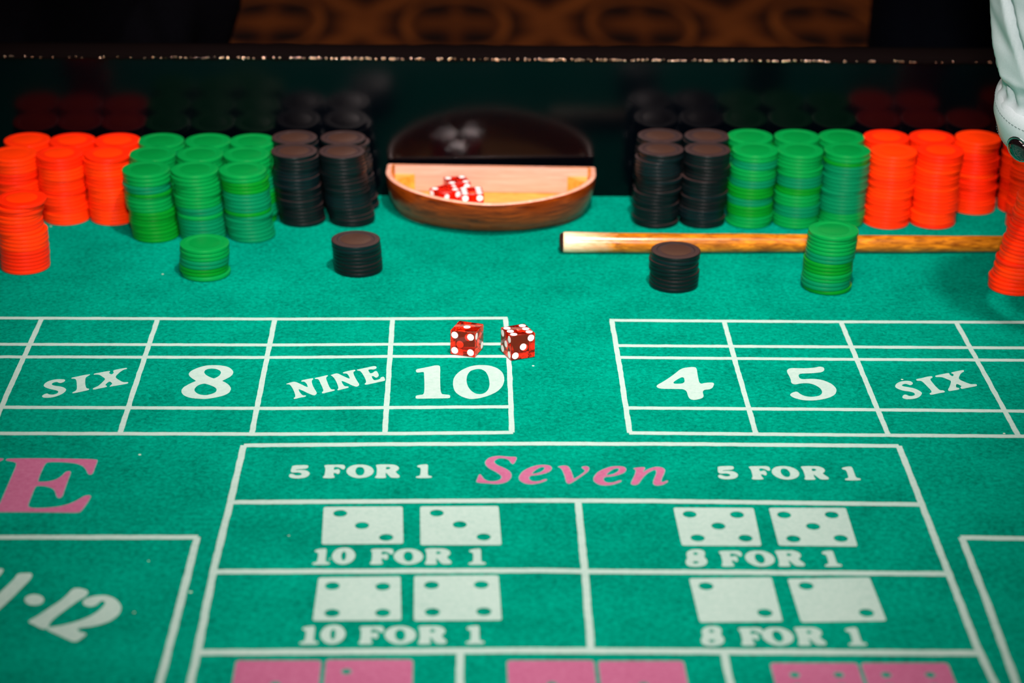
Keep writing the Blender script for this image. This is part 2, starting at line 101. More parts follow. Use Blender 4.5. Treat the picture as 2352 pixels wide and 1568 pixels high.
def lathe(bm, prof, n=40, cap0=True, cap1=True):
    rings = []
    for r, z in prof:
        rings.append([bm.verts.new((r * math.cos(2 * math.pi * i / n), r * math.sin(2 * math.pi * i / n), z)) for i in range(n)])
    for a, b in zip(rings, rings[1:]):
        for i in range(n): bm.faces.new((a[i], a[(i + 1) % n], b[(i + 1) % n], b[i]))
    if cap0: bm.faces.new(rings[0][::-1])
    if cap1: bm.faces.new(rings[-1])
    return rings
def frame_of(d):
    d = d.normalized(); a = Vector((1, 0, 0)) if abs(d.x) < .8 else Vector((0, 1, 0))
    u = (a - d * a.dot(d)).normalized(); return u, d.cross(u)
def tube(bm, pts, rads, n=12, caps=True):
    pts = [Vector(p) for p in pts]; rings = []; u = None
    for i, p in enumerate(pts):
        d = (pts[min(i + 1, len(pts) - 1)] - pts[max(i - 1, 0)]).normalized()
        if u is None: u, v = frame_of(d)
        else: u = (u - d * u.dot(d)).normalized(); v = d.cross(u)
        rings.append([bm.verts.new(p + (u * math.cos(2 * math.pi * k / n) + v * math.sin(2 * math.pi * k / n)) * rads[i]) for k in range(n)])
    for a, b in zip(rings, rings[1:]):
        for i in range(n): bm.faces.new((a[i], a[(i + 1) % n], b[(i + 1) % n], b[i]))
    if caps: bm.faces.new(rings[0][::-1]); bm.faces.new(rings[-1])
    return rings

# ---------------------------------------------------------------- materials
def mat(name, col=(.5, .5, .5), rough=.5, metal=0, spec=.5, trans=0, ior=1.45, coat=0, sheen=0):
    m = bpy.data.materials.new(name); m.use_nodes = True; b = m.node_tree.nodes['Principled BSDF']
    b.inputs['Base Color'].default_value = (*col, 1); b.inputs['Roughness'].default_value = rough
    b.inputs['Metallic'].default_value = metal; b.inputs['Specular IOR Level'].default_value = spec
    b.inputs['Transmission Weight'].default_value = trans; b.inputs['IOR'].default_value = ior
    b.inputs['Coat Weight'].default_value = coat; b.inputs['Sheen Weight'].default_value = sheen
    return m
def nodes(m): return m.node_tree, m.node_tree.nodes['Principled BSDF']
def N(t, kind, **kw):
    n = t.nodes.new(kind)
    for k, v in kw.items():
        if k in n.inputs: n.inputs[k].default_value = v
        else: setattr(n, k, v)
    return n
def ramp(t, fac, stops):
    r = t.nodes.new('ShaderNodeValToRGB'); e = r.color_ramp.elements
    while len(e) < len(stops): e.new(.5)
    for s, (p, c) in zip(e, stops): s.position = p; s.color = (*c, 1)
    t.links.new(fac, r.inputs[0]); return r.outputs[0]
def objco(t, scale=(1, 1, 1), rot=(0, 0, 0), src='Object'):
    c = t.nodes.new('ShaderNodeTexCoord'); mp = t.nodes.new('ShaderNodeMapping')
    mp.inputs['Scale'].default_value = scale; mp.inputs['Rotation'].default_value = rot
    t.links.new(c.outputs[src], mp.inputs[0]); return mp.outputs[0]
def noise(t, co, scale, detail=4, rough=.55, dist=0):
    n = N(t, 'ShaderNodeTexNoise', Scale=scale, Detail=detail, Roughness=rough, Distortion=dist); t.links.new(co, n.inputs['Vector']); return n.outputs['Fac']
def bump(t, b, h, strength, dist=.001):
    bp = N(t, 'ShaderNodeBump', Strength=strength, Distance=dist); t.links.new(h, bp.inputs['Height']); t.links.new(bp.outputs[0], b.inputs['Normal'])
def clothy(name, stops, rough=.9, bumpy=.35, spec=.2, fibre=300, specks=None):
    m = mat(name, rough=rough, spec=spec); t, b = nodes(m); co = objco(t)
    f1 = noise(t, co, fibre, 5, .7, .6); f2 = noise(t, co, 22, 3)
    mx = N(t, 'ShaderNodeMath', operation='MULTIPLY_ADD'); t.links.new(f1, mx.inputs[0]); mx.inputs[1].default_value = .75
    f3 = N(t, 'ShaderNodeMath', operation='MULTIPLY'); t.links.new(f2, f3.inputs[0]); f3.inputs[1].default_value = .25
    t.links.new(f3.outputs[0], mx.inputs[2])
    c = ramp(t, mx.outputs[0], stops)
    if specks:
        vo = N(t, 'ShaderNodeTexVoronoi', Scale=38.0); t.links.new(co, vo.inputs['Vector'])
        lt = N(t, 'ShaderNodeMath', operation='LESS_THAN'); t.links.new(vo.outputs['Distance'], lt.inputs[0]); lt.inputs[1].default_value = .035
        sep = t.nodes.new('ShaderNodeSeparateColor'); t.links.new(vo.outputs['Color'], sep.inputs[0])
        gt = N(t, 'ShaderNodeMath', operation='GREATER_THAN'); t.links.new(sep.outputs[0], gt.inputs[0]); gt.inputs[1].default_value = .86
        ml = N(t, 'ShaderNodeMath', operation='MULTIPLY'); t.links.new(lt.outputs[0], ml.inputs[0]); t.links.new(gt.outputs[0], ml.inputs[1])
        mix = N(t, 'ShaderNodeMix', data_type='RGBA'); t.links.new(ml.outputs[0], mix.inputs[0]); t.links.new(c, mix.inputs[6]); mix.inputs[7].default_value = (*specks, 1)
        c = mix.outputs[2]
    t.links.new(c, b.inputs['Base Color']); bump(t, b, f1, bumpy, .0006); return m
M = {}
M['felt'] = clothy('green_felt', [(.36, (0, .125, .083)), (.5, (0, .212, .141)), (.64, (0, .30, .20))], specks=(.45, .62, .5), spec=.0)
M['ink'] = clothy('white_print', [(.3, (.27, .44, .39)), (.5, (.335, .50, .45)), (.7, (.38, .54, .49))], bumpy=.15, spec=0)
M['pink'] = clothy('pink_print', [(.3, (.30, .075, .16)), (.5, (.36, .105, .205)), (.7, (.39, .135, .24))], bumpy=.15)
M['pinkedge'] = clothy('print_edge', [(.3, (.15, .25, .26)), (.7, (.24, .34, .34))], bumpy=.15)
def plastic(name, c, rough=.36, bumpy=.05):
    m = mat(name, c, rough, spec=.34 if 'black' in name else .26); t, b = nodes(m); co = objco(t)
    f = noise(t, co, 160, 3); cc = ramp(t, f, [(.3, tuple(x * .94 for x in c)), (.7, c)]); t.links.new(cc, b.inputs['Base Color']); bump(t, b, f, bumpy, .0005); return m
CHIPM = {'r': [plastic('red_chip_a', (.90, .028, .001)), plastic('red_chip_b', (.86, .019, .001)), plastic('red_chip_c', (.92, .038, .001))],
         'g': [plastic('green_chip_a', (0, .235, .042)), plastic('green_chip_b', (.0, .205, .012)), plastic('green_chip_c', (.0, .185, .070))],
         'k': [plastic('black_chip_a', (.0012, .0055, .0065), .32), plastic('black_chip_b', (.001, .004, .005), .36), plastic('black_chip_c', (.0015, .008, .010), .30)]}
INLAY = {'r': plastic('red_inlay', (.95, .04, .001), .3), 'g': plastic('green_inlay', (0, .21, .035), .3), 'k': plastic('black_inlay', (.052, .026, .018), .3)}  # black inlay browned: warm room reflection put into its colour
def wood(name, dark, light_, scale=(4, 60, 60), rough=.35, coat=.3, sc=6):
    m = mat(name, rough=rough, coat=coat); t, b = nodes(m); co = objco(t, scale)
    f = noise(t, co, sc, 6, .6, 1.2); c = ramp(t, f, [(.3, dark), (.55, tuple((a + b_) / 2 for a, b_ in zip(dark, light_))), (.72, light_)])
    t.links.new(c, b.inputs['Base Color']); bump(t, b, f, .1, .0004); return m
M['bowl_out'] = wood('reddish_varnished_wood', (.040, .0035, .0006), (.34, .058, .002), (5, 5, 50), .28, .05)
M['bowl_in'] = wood('pale_wood', (.46, .26, .18), (.60, .38, .29), (3, 40, 50), .4, .2)
M['bowl_rim'] = wood('rim_wood', (.62, .28, .17), (.85, .48, .36), (10, 10, 10), .3, .4)
M['bowl_floor'] = wood('orange_wood', (.70, .24, .02), (.94, .42, .07), (6, 20, 20), .4, .2)
M['stick'] = wood('cane_wood', (.13, .030, .001), (.80, .28, .008), (18, 90, 90), .24, .4, 3)
t, b = nodes(M['stick']); src = b.inputs['Base Color'].links[0].from_socket; co = objco(t)
sx_ = t.nodes.new('ShaderNodeSeparateXYZ'); t.links.new(co, sx_.inputs[0]); nz = noise(t, objco(t, (60, 220, 220)), 2.2, 4)
ma = N(t, 'ShaderNodeMath', operation='MULTIPLY_ADD'); t.links.new(nz, ma.inputs[0]); ma.inputs[1].default_value = -.045; t.links.new(sx_.outputs[0], ma.inputs[2])
mr = N(t, 'ShaderNodeMapRange'); t.links.new(ma.outputs[0], mr.inputs[0]); mr.inputs[1].default_value = .063; mr.inputs[2].default_value = .102; mr.inputs[3].default_value = 1; mr.inputs[4].default_value = 0
mi = N(t, 'ShaderNodeMix', data_type='RGBA'); t.links.new(mr.outputs[0], mi.inputs[0]); t.links.new(src, mi.inputs[6]); mi.inputs[7].default_value = (.85, .66, .42, 1); t.links.new(mi.outputs[2], b.inputs['Base Color'])
M['dark_cap'] = mat('dark_rubber', (.02, .006, .004), .35)
M['black_gloss'] = mat('black_glossy_panel', (.0003, .0004, .0005), .10, spec=.22)
M['mirror'] = mat('dark_mirror_wall', (.0002, .0007, .0016), .16, spec=.23)
M['edge'] = mat('teal_acrylic_edge', (.035, .12, .12), .12, spec=.8)
M['rail'] = mat('black_padded_rail', (.003, .002, .002), .9, spec=.0)
M['apron'] = wood('dark_apron_wood', (.02, .008, .004), (.06, .022, .01), (3, 30, 30))
m = M['trim'] = mat('brass_trim', (.95, .72, .52), .12, metal=1)
m = M['dice'] = mat('red_acrylic', (1.0, .028, .006), .02, spec=.5, trans=.93, ior=1.49)
M['pip'] = mat('white_pip', (.93, .94, .93), .35)
M['emboss'] = mat('pink_engraving', (.80, .22, .16), .5)

# ---------------------------------------------------------------- floor with patterned carpet, far wall
FZ = -.74
m = M['carpet'] = mat('casino_carpet', rough=.95, spec=.1); t, b = nodes(m)
co = objco(t); sp = t.nodes.new('ShaderNodeSeparateXYZ'); t.links.new(co, sp.inputs[0])
def mth(op, a, b_=None, c=None):
    n = N(t, 'ShaderNodeMath', operation=op)
    for i, v in enumerate((a, b_, c)):
        if v is None: continue
        if isinstance(v, (int, float)): n.inputs[i].default_value = v
        else: t.links.new(v, n.inputs[i])
    return n.outputs[0]
PX, PY, CX0, CY0 = .448, .60, -.018, 5.060
dx = mth('MULTIPLY', mth('SUBTRACT', mth('FRACT', mth('ADD', mth('DIVIDE', mth('SUBTRACT', sp.outputs[0], CX0), PX), 50.5)), .5), PX)
dy = mth('MULTIPLY', mth('SUBTRACT', mth('FRACT', mth('ADD', mth('DIVIDE', mth('SUBTRACT', sp.outputs[1], CY0), PY), 50.5)), .5), PY)
adx = mth('ABSOLUTE', dx); ady = mth('ABSOLUTE', dy)
def ell(x, y, a_, b2): return mth('SQRT', mth('ADD', mth('POWER', mth('DIVIDE', x, a_), 2.0), mth('POWER', mth('DIVIDE', y, b2), 2.0)))
rr = ell(adx, ady, .135, .27)
ring = ramp(t, rr, [(.0, (.55,) * 3), (.5, (.42,) * 3), (.78, (.30,) * 3), (.93, (1, 1, 1)), (1.0, (.12,) * 3)])
eyes = ramp(t, ell(mth('SUBTRACT', adx, .050), mth('SUBTRACT', ady, .125), .055, .075), [(.55, (.03,) * 3), (1.0, (1, 1, 1))])
diag = mth('ABSOLUTE', mth('SUBTRACT', mth('MULTIPLY', mth('SUBTRACT', .224, adx), 1.9), mth('ABSOLUTE', mth('SUBTRACT', ady, .06))))
cross = ramp(t, diag, [(.0, (.75,) * 3), (.06, (.5,) * 3), (.13, (.08,) * 3)])
outm = mth('GREATER_THAN', rr, 1.03)
inn = N(t, 'ShaderNodeMix', data_type='RGBA', blend_type='MULTIPLY'); inn.inputs[0].default_value = 1; t.links.new(ring, inn.inputs[6]); t.links.new(eyes, inn.inputs[7])
mxn = N(t, 'ShaderNodeMix', data_type='RGBA'); t.links.new(outm, mxn.inputs[0]); t.links.new(inn.outputs[2], mxn.inputs[6]); t.links.new(cross, mxn.inputs[7])
fz = noise(t, co, 9, 4)
tot = mth('MULTIPLY', mth('ADD', fz, .5), mxn.outputs[2])
cc = ramp(t, tot, [(.0, (.010, .006, .010)), (.2, (.05, .014, .008)), (.55, (.19, .058, .016)), (1, (.36, .12, .028))])
t.links.new(cc, b.inputs['Base Color']); bump(t, b, noise(t, co, 240, 3), .5, .004)
bm = bmesh.new(); box(bm, -6, 6, -3, 8, FZ - .1, FZ); tag(obj('floor', bm, M['carpet'], smooth=False), 'dark brown carpet with large orange ring pattern behind the table', kind='structure')
bm = bmesh.new(); box(bm, -6, 6, 8, 8.15, FZ, 2.4); tag(obj('wall_back', bm, wood('brown_panelled_wall', (.10, .035, .015), (.24, .10, .04), (.6, .6, 3)), smooth=False), 'dim brown wood panelled wall across the room', kind='structure')

# ---------------------------------------------------------------- craps table
WY = 1.7755
table = empty('craps_table', (0, .9, FZ), 'long dark craps table with printed green felt layout', 'table')
TX0, TX1 = -1.25, .86
def tpart(name, bm, mats, smooth=True, sharp=None, parent=None):
    o = obj(name, bm, mats, None, smooth, sharp); p = parent or table
    o.parent = p; o.matrix_parent_inverse = Matrix.Translation(-(Vector((0, .9, FZ)))) ; return o
bm = bmesh.new(); box(bm, TX0, TX1, .45, WY, -.03, 0)
felt = tpart('playing_surface', bm, M['felt'], False); tag(felt, 'green felt playing surface printed with betting boxes')
def slab(name, a, m, label=None, bev=.002, sharp=40):
    bm = bmesh.new(); box(bm, *a, bev=bev); o = tpart(name, bm, m, True, sharp)
    if label: tag(o, label)
    return o
TILT = math.radians(-4.5)
def wy(z): return WY + math.tan(TILT) * z
bm = bmesh.new(); q = [(WY, -.0), (wy(.125), .125), (wy(.125) + .014, .125), (WY + .014, -.03), (WY, -.03)]
lo = [bm.verts.new((TX0, y, z)) for y, z in q]; hi = [bm.verts.new((TX1, y, z)) for y, z in q]
bm.faces.new(lo); bm.faces.new(hi)
for i in range(5): bm.faces.new((lo[i], lo[(i + 1) % 5], hi[(i + 1) % 5], hi[i]))
tag(tpart('back_wall_panel', bm, M['mirror'], False), 'dark glossy inner wall leaning outward and reflecting the felt')
RZ = .0035; WT = wy(.125)
slab('end_wall_panel', (TX1 - .012, TX1, .45, WY - .001, .0005, .122), M['mirror'], None, .0008)
slab('end_wall_panel', (TX0, TX0 + .012, .45, WY - .001, .0005, .122), M['mirror'], None, .0008)
# black padded rail with a rounded top and a knobbly dark strip with added glint beads on its inner edge
bm = bmesh.new()
prof = [(0, .1215), (.0, .124), (.004, .1275), (.012, .1295), (.022, .129), (.029, .125), (.031, .118), (.031, .03), (.015, .03), (.015, .1215)]
vs = [[bm.verts.new((x, WT + a, z + RZ if z > .05 else z)) for a, z in prof] for x in [TX0 + (TX1 - TX0) * i / 60 for i in range(61)]]
for a, c in zip(vs, vs[1:]):
    for i in range(len(prof)): bm.faces.new((a[i], a[(i + 1) % len(prof)], c[(i + 1) % len(prof)], c[i]))
bm.faces.new(vs[0]); bm.faces.new(vs[-1])
tpart('rail', bm, M['rail'], True, 50)
for xa in (TX1, TX0 - .03): slab('rail', (xa, xa + .03, .45, WY - .002, .03, .129), M['rail'], None, .006)
bm = bmesh.new()
n = 520; prev = None
for i in range(n + 1):
    x = TX0 + (TX1 - TX0) * i / n
    j = random.uniform(-1, 1); k = random.uniform(-1, 1)
    ring_ = [bm.verts.new((x, WT - .0004 + a + j * .0005, .1215 + RZ + z + k * .0005)) for a, z in ((-.0009, 0), (-.0012, .0014), (-.0002, .0026), (.0012, .003), (.002, .001))]
    if prev:
        for q in range(4): bm.faces.new((prev[q], prev[q + 1], ring_[q + 1], ring_[q]))
    prev = ring_
tag(tpart('rail_trim', bm, M['rail'], False), 'thin dark strip along the rail edge')
bm = bmesh.new()
for i in range(330):  # beads added to catch the lights as glints, denser towards the middle
    x = random.gauss(.06, .22) if i % 4 else random.uniform(-.42, .5)
    if not TX0 < x < TX1: continue
    r = random.uniform(.0005, .0011) * (.7 if abs(x - .05) > .25 else 1)
    g_ = bmesh.ops.create_icosphere(bm, subdivisions=2, radius=r)
    bmesh.ops.translate(bm, verts=g_['verts'], vec=(x, WT - .0014 + random.uniform(-.0003, .0003), .1232 + RZ + random.uniform(-.0006, .0006)))
tag(tpart('rail_glint_beads', bm, M['trim'], True), 'tiny brass beads added as glints along the rail edge', kind='stuff')
slab('apron', (TX0 + .02, TX1 - .02, .47, WY + .03, -.16, -.0305), M['apron'], None, .003)
for lx in (TX0 + .12, TX1 - .12):
    for ly in (.58, WY - .1):
        bm = bmesh.new(); lathe(bm, [(.035, 0), (.038, .02), (.03, .06), (.05, .2), (.055, .45), (.045, .55), (.06, -FZ - .161)], 20)
        bmesh.ops.translate(bm, verts=bm.verts, vec=(lx, ly, FZ)); tpart('leg', bm, M['apron'], True, 40)

# ---- felt print
def chaikin(p, it=2):
    for _ in range(it):
        q = []
        for i in range(len(p)):
            a, c = p[i], p[(i + 1) % len(p)]
            q.append((a[0] * .78 + c[0] * .22, a[1] * .78 + c[1] * .22)); q.append((a[0] * .22 + c[0] * .78, a[1] * .22 + c[1] * .78))
        p = q
    return p
def fill_mesh(name, contours, grow=0.0):
    cu = bpy.data.curves.new(name, 'CURVE'); cu.dimensions = '2D'; cu.fill_mode = 'BOTH'; cu.offset = grow
    for c in contours:
        s = cu.splines.new('POLY'); s.points.add(len(c) - 1)
        for i, (x, y) in enumerate(c): s.points[i].co = (x * .001, y * .001, 0, 1)
        s.use_cyclic_u = True
    o = bpy.data.objects.new(name, cu); COL.objects.link(o)
    dg = bpy.context.evaluated_depsgraph_get(); dg.update()
    me = bpy.data.meshes.new_from_object(o.evaluated_get(dg)); bpy.data.objects.remove(o); bpy.data.curves.remove(cu)
    me.name = name
    if len(me.polygons) and me.polygons[0].normal.z < 0: me.flip_normals()
    return me
zc = [.00010]
def on_felt(name, me, m, x=0, y=0, label=None, z=None):
    o = bpy.data.objects.new(name, me); COL.objects.link(o)
    if not me.materials: me.materials.append(m)
    if z is None: zc[0] += .0000012; z = zc[0]
    o.parent = felt; o.location = (x, y, z)
    if label: tag(o, label)
    return o
pr = lambda q: list(zip(q[::2], q[1::2]))
# the boxes run on past the picture's edges
for k, (wd, q) in enumerate(LINES):
    if k < 5: q[0:2] = [-590.0, q[1] + (q[1] - q[3]) * .1]
    elif 10 <= k < 15: q[-2:] = [640.0, q[-1]]
LINES += [(3.7, [-409.5, 1500.5, -409.5, 1298.5]), (3.7, [-498.5, 1500.5, -498.5, 1298.5]), (3.7, [-588.0, 1502.5, -588.0, 1297.5]),
          (3.7, [470.0, 1497.5, 470.0, 1291.0]), (3.7, [560.0, 1497.5, 560.0, 1291.0]), (3.7, [638.5, 1497.5, 638.5, 1291.0]), (5.4, [-152.0, 940.0, 294.0, 936.0])]
for wd, q in LINES:
    p = pr(q); d = wd / 2
    # resample with the slight unevenness of silk-screened lines
    pts = []
    for a, c in zip(p, p[1:]):
        L_ = math.dist(a, c); k = max(2, int(L_ / 6))
        for i in range(k): pts.append((a[0] + (c[0] - a[0]) * i / k, a[1] + (c[1] - a[1]) * i / k))
    pts.append(p[-1])
    lft, rgt = [], []
    for i, a in enumerate(pts):
        u = pts[max(i - 1, 0)]; v = pts[min(i + 1, len(pts) - 1)]; L_ = math.dist(u, v) or 1
        nx, ny = -(v[1] - u[1]) / L_, (v[0] - u[0]) / L_
        e1, e2 = d + random.uniform(-.22, .22), d + random.uniform(-.22, .22)
        lft.append((a[0] + nx * e1, a[1] + ny * e1)); rgt.append((a[0] - nx * e2, a[1] - ny * e2))
    bm = bmesh.new(); A_ = [bm.verts.new((x * .001, y * .001, 0)) for x, y in lft]; B_ = [bm.verts.new((x * .001, y * .001, 0)) for x, y in rgt]
    for i in range(len(A_) - 1): bm.faces.new((B_[i], B_[i + 1], A_[i + 1], A_[i]))
    me = bpy.data.meshes.new('printed_line'); bm.to_mesh(me); bm.free()
    on_felt('printed_line', me, M['ink'])
NM = {'5': 'digit_five', 'F': 'letter_f', 'O': 'letter_o', 'R': 'letter_r', '1': 'digit_one', '8': 'digit_eight', '0': 'digit_zero'}
GM = {k: fill_mesh(NM[k], [chaikin(pr(c), 2) for c in v]) for k, v in GLYPH.items()}
for ph in PHRASE.values():
    for g, x, y in ph: on_felt(NM[g], GM[g], M['ink'], x * .001, y * .001)
for nme, colr, cs in LETTERS:
    cs = [chaikin(pr(c), 2) for c in cs]
    if colr == 'w': on_felt(nme, fill_mesh(nme, cs), M['ink'])
    else:
        on_felt(nme, fill_mesh(nme, cs), M['pink'], label='pink printed letter ' + nme[-1].upper())
        on_felt('letter_outline', fill_mesh('letter_outline', cs, .00045), M['pinkedge'], z=.00009)
def rrect(c, r=2.0):
    out = []
    for i in range(4):
        a, b_, d_ = c[i - 1], c[i], c[(i + 1) % 4]
        ua = ((a[0] - b_[0]), (a[1] - b_[1])); la = math.hypot(*ua); ud = ((d_[0] - b_[0]), (d_[1] - b_[1])); ld = math.hypot(*ud)
        s = (b_[0] + ua[0] / la * r, b_[1] + ua[1] / la * r); e = (b_[0] + ud[0] / ld * r, b_[1] + ud[1] / ld * r)
        for k in range(5):
            q = k / 4; out.append(((1 - q) ** 2 * s[0] + 2 * q * (1 - q) * b_[0] + q * q * e[0], (1 - q) ** 2 * s[1] + 2 * q * (1 - q) * b_[1] + q * q * e[1]))
    return out
circ = lambda c, r: [(c[0] + r * math.cos(i * math.pi / 10), c[1] + r * math.sin(i * math.pi / 10)) for i in range(20)]
for c, q in DICEPRINT:
    on_felt('printed_die', fill_mesh('printed_die', [rrect(pr(c))] + [circ(k, 4.4) for k in pr(q)]), M['ink'])
for x0, x1, yt, pp in ((-124, -77.4, 1017.8, [(0, 0)]), (-74.6, -27, 1018.6, [(-1, 1), (1, -1)]), (25.3, 73, 1017.6, [(0, 0)]), (75.6, 122.7, 1017.0, [(0, 0)]),
                       (170.8, 218.8, 1014.8, [(-1, 1), (-1, 0), (-1, -1), (1, 1), (1, 0), (1, -1)]), (221.1, 269.2, 1014.7, [(-1, 1), (-1, 0), (-1, -1), (1, 1), (1, 0), (1, -1)])):
    cx, cy, s = (x0 + x1) / 2, yt - 24, 12.1
    cs = [circ((cx + a * s, cy + b_ * s), 3.0) for a, b_ in pp]
    o = on_felt('printed_die', fill_mesh('printed_die', [rrect([(x0, yt), (x1, yt), (x1 + .4, yt - 48), (x0 + .4, yt - 48)], 2.6)] + cs), M['pink'], label='pink printed die face')
    on_felt('die_outline', fill_mesh('die_outline', [rrect([(x0 - .4, yt + .4), (x1 + .4, yt + .4), (x1 + .8, yt - 48.4), (x0, yt - 48.4)], 2.6)] + [circ((cx + a * s, cy + b_ * s), 2.5) for a, b_ in pp]), M['pinkedge'], z=.00009)

# ---------------------------------------------------------------- chips
TH = .0032; CRAD = .0195
BTOP = plastic('black_chip_painted_reflection', (.040, .024, .023), .32)  # brown top faces: reflection of the warm room painted onto black chips
def chip_mesh(name, m):
    bm = bmesh.new()
    lathe(bm, [(.0010, 0), (.0155, .0), (.0160, .0002), (.01905, .0002), (.0194, .0003), (CRAD, .0006), (CRAD, TH - .0006), (.0194, TH - .0003), (.01905, TH - .0001), (.0183, TH), (.0150, TH), (.0146, TH - .00025), (.0130, TH - .00025)], 36)
    me = bpy.data.meshes.new(name); bmesh.ops.recalc_face_normals(bm, faces=bm.faces); bm.to_mesh(me); bm.free(); me.materials.append(m)
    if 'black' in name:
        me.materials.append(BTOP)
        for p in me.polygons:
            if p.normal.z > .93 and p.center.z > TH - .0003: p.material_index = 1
    for p in me.polygons: p.use_smooth = True
    me.set_sharp_from_angle(angle=math.radians(28)); return me
FULL = {'r': 'red', 'g': 'green', 'k': 'black'}
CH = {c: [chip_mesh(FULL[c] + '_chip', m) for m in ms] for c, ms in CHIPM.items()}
def inlay_mesh(m):
    bm = bmesh.new(); lathe(bm, [(.0002, TH - .00027), (.0118, TH - .00027), (.0122, TH - .0001), (.0118, TH - .00003), (.0002, TH - .00003)], 32)
    me = bpy.data.meshes.new('inlay'); bmesh.ops.recalc_face_normals(bm, faces=bm.faces); bm.to_mesh(me); bm.free(); me.materials.append(m)
    for p in me.polygons: p.use_smooth = True
    me.set_sharp_from_angle(angle=math.radians(28)); return me
INM = {c: inlay_mesh(m) for c, m in INLAY.items()}
ORD = 'top second third fourth fifth sixth seventh eighth ninth tenth eleventh twelfth thirteenth fourteenth fifteenth sixteenth seventeenth eighteenth nineteenth twentieth twenty-first twenty-second twenty-third twenty-fourth twenty-fifth'.split()
# id, colour, x, y, lean x at top, lean y at top, chips, description of the stack
STACKS = [
 ('r', -.3700, 1.7503, -.001, 0, 18, 'rear red stack at left picture edge'),
 ('r', -.3310, 1.7503, -.001, 0, 18, 'rear red stack, second from left picture edge'),
 ('r', -.2925, 1.7503, -.001, 0, 18, 'rear red stack touching the left green stacks'),
 ('r', -.3735, 1.7140, -.002, 0, 18, 'second-row red stack at left picture edge'),
 ('r', -.3345, 1.7155, -.003, 0, 18, 'second-row red stack, second from left edge'),
 ('r', -.2950, 1.7160, -.003, 0, 18, 'second-row red stack touching the left green stacks'),
 ('r', -.3510, 1.6043, .0012, 0, 18, 'lone nearest red stack at left picture edge'),
 ('g', -.2535, 1.7503, -.003, 0, 18, 'left bank rear green stack beside the red'),
 ('g', -.2145, 1.7503, -.003, 0, 18, 'left bank rear middle green stack'),
 ('g', -.1760, 1.7503, -.003, 0, 18, 'left bank rear green stack beside the black'),
 ('g', -.2545, 1.7150, -.005, 0, 18, 'left bank middle-row green stack beside the red'),
 ('g', -.2152, 1.7155, -.005, 0, 18, 'left bank middle-row central green stack'),
 ('g', -.1757, 1.7155, -.005, 0, 18, 'left bank middle-row green stack beside the black'),
 ('g', -.2545, 1.6760, -.0058, 0, 18, 'left bank front green stack nearest the red'),
 ('g', -.2150, 1.6765, -.0049, 0, 18, 'left bank front middle green stack'),
 ('g', -.1752, 1.6765, -.0053, 0, 18, 'left bank front green stack nearest the black'),
 ('g', -.2045, 1.5919, 0, 0, 8, 'short green stack before the left bank'),
 ('k', -.1370, 1.7503, -.006, 0, 19, 'left bank rear black stack beside the green'),
 ('k', -.0945, 1.7503, -.008, 0, 19, 'left bank rear black stack nearest the bowl'),
 ('k', -.1363, 1.7140, -.0045, 0, 19, 'left bank front black stack beside the green'),
 ('k', -.0955, 1.7140, -.006, 0, 19, 'left bank front black stack nearest the bowl'),
 ('k', -.0836, 1.6016, -.0018, 0, 8, 'short black stack left of the stick'),
 ('k', .1660, 1.7503, .002, 0, 20, 'right bank rear black stack nearest the bowl'),
 ('k', .2060, 1.7503, .002, 0, 20, 'right bank rear black stack beside the green'),
 ('k', .1629, 1.7140, .0034, 0, 20, 'right bank front black stack nearest the bowl'),
 ('k', .2032, 1.7140, .0023, 0, 20, 'right bank front black stack beside the green'),
 ('k', .1665, 1.5713, .0006, 0, 9, 'short black stack before the stick'),
 ('g', .2455, 1.7503, .0005, 0, 20, 'right bank rear green stack beside the black'),
 ('g', .2849, 1.7503, .0005, 0, 20, 'right bank rear middle green stack'),
 ('g', .3238, 1.7503, .0005, 0, 20, 'right bank rear green stack beside the red'),
 ('g', .2436, 1.7140, .0011, 0, 20, 'right bank front green stack beside the black'),
 ('g', .2829, 1.7140, .0010, 0, 20, 'right bank front middle green stack'),
 ('g', .3221, 1.7145, .0011, 0, 20, 'right bank front green stack beside the red'),
 ('g', .2863, 1.5673, .0027, 0, 15, 'lone green stack before the stick'),
 ('r', .3631, 1.7503, 0, 0, 20, 'right bank rear red stack beside the green'),
 ('r', .4026, 1.7503, 0, 0, 20, 'right bank rear red stack, second from green'),
 ('r', .4425, 1.7503, -.0015, 0, 20, 'right bank rear red stack, third from green'),
 ('r', .3612, 1.7140, .0003, 0, 20, 'right bank front red stack beside the green'),
 ('r', .4005, 1.7145, .0010, 0, 20, 'right bank front red stack, second from green'),
 ('r', .4840, 1.7503, 0, 0, 20, 'shaded rear red stack behind the sleeve'),
 ('r', .4810, 1.7050, 0, 0, 20, 'shaded front red stack behind the sleeve'),
 ('r', .4373, 1.5677, .0125, 0, 24, 'leaning red stack at right picture edge'),
]
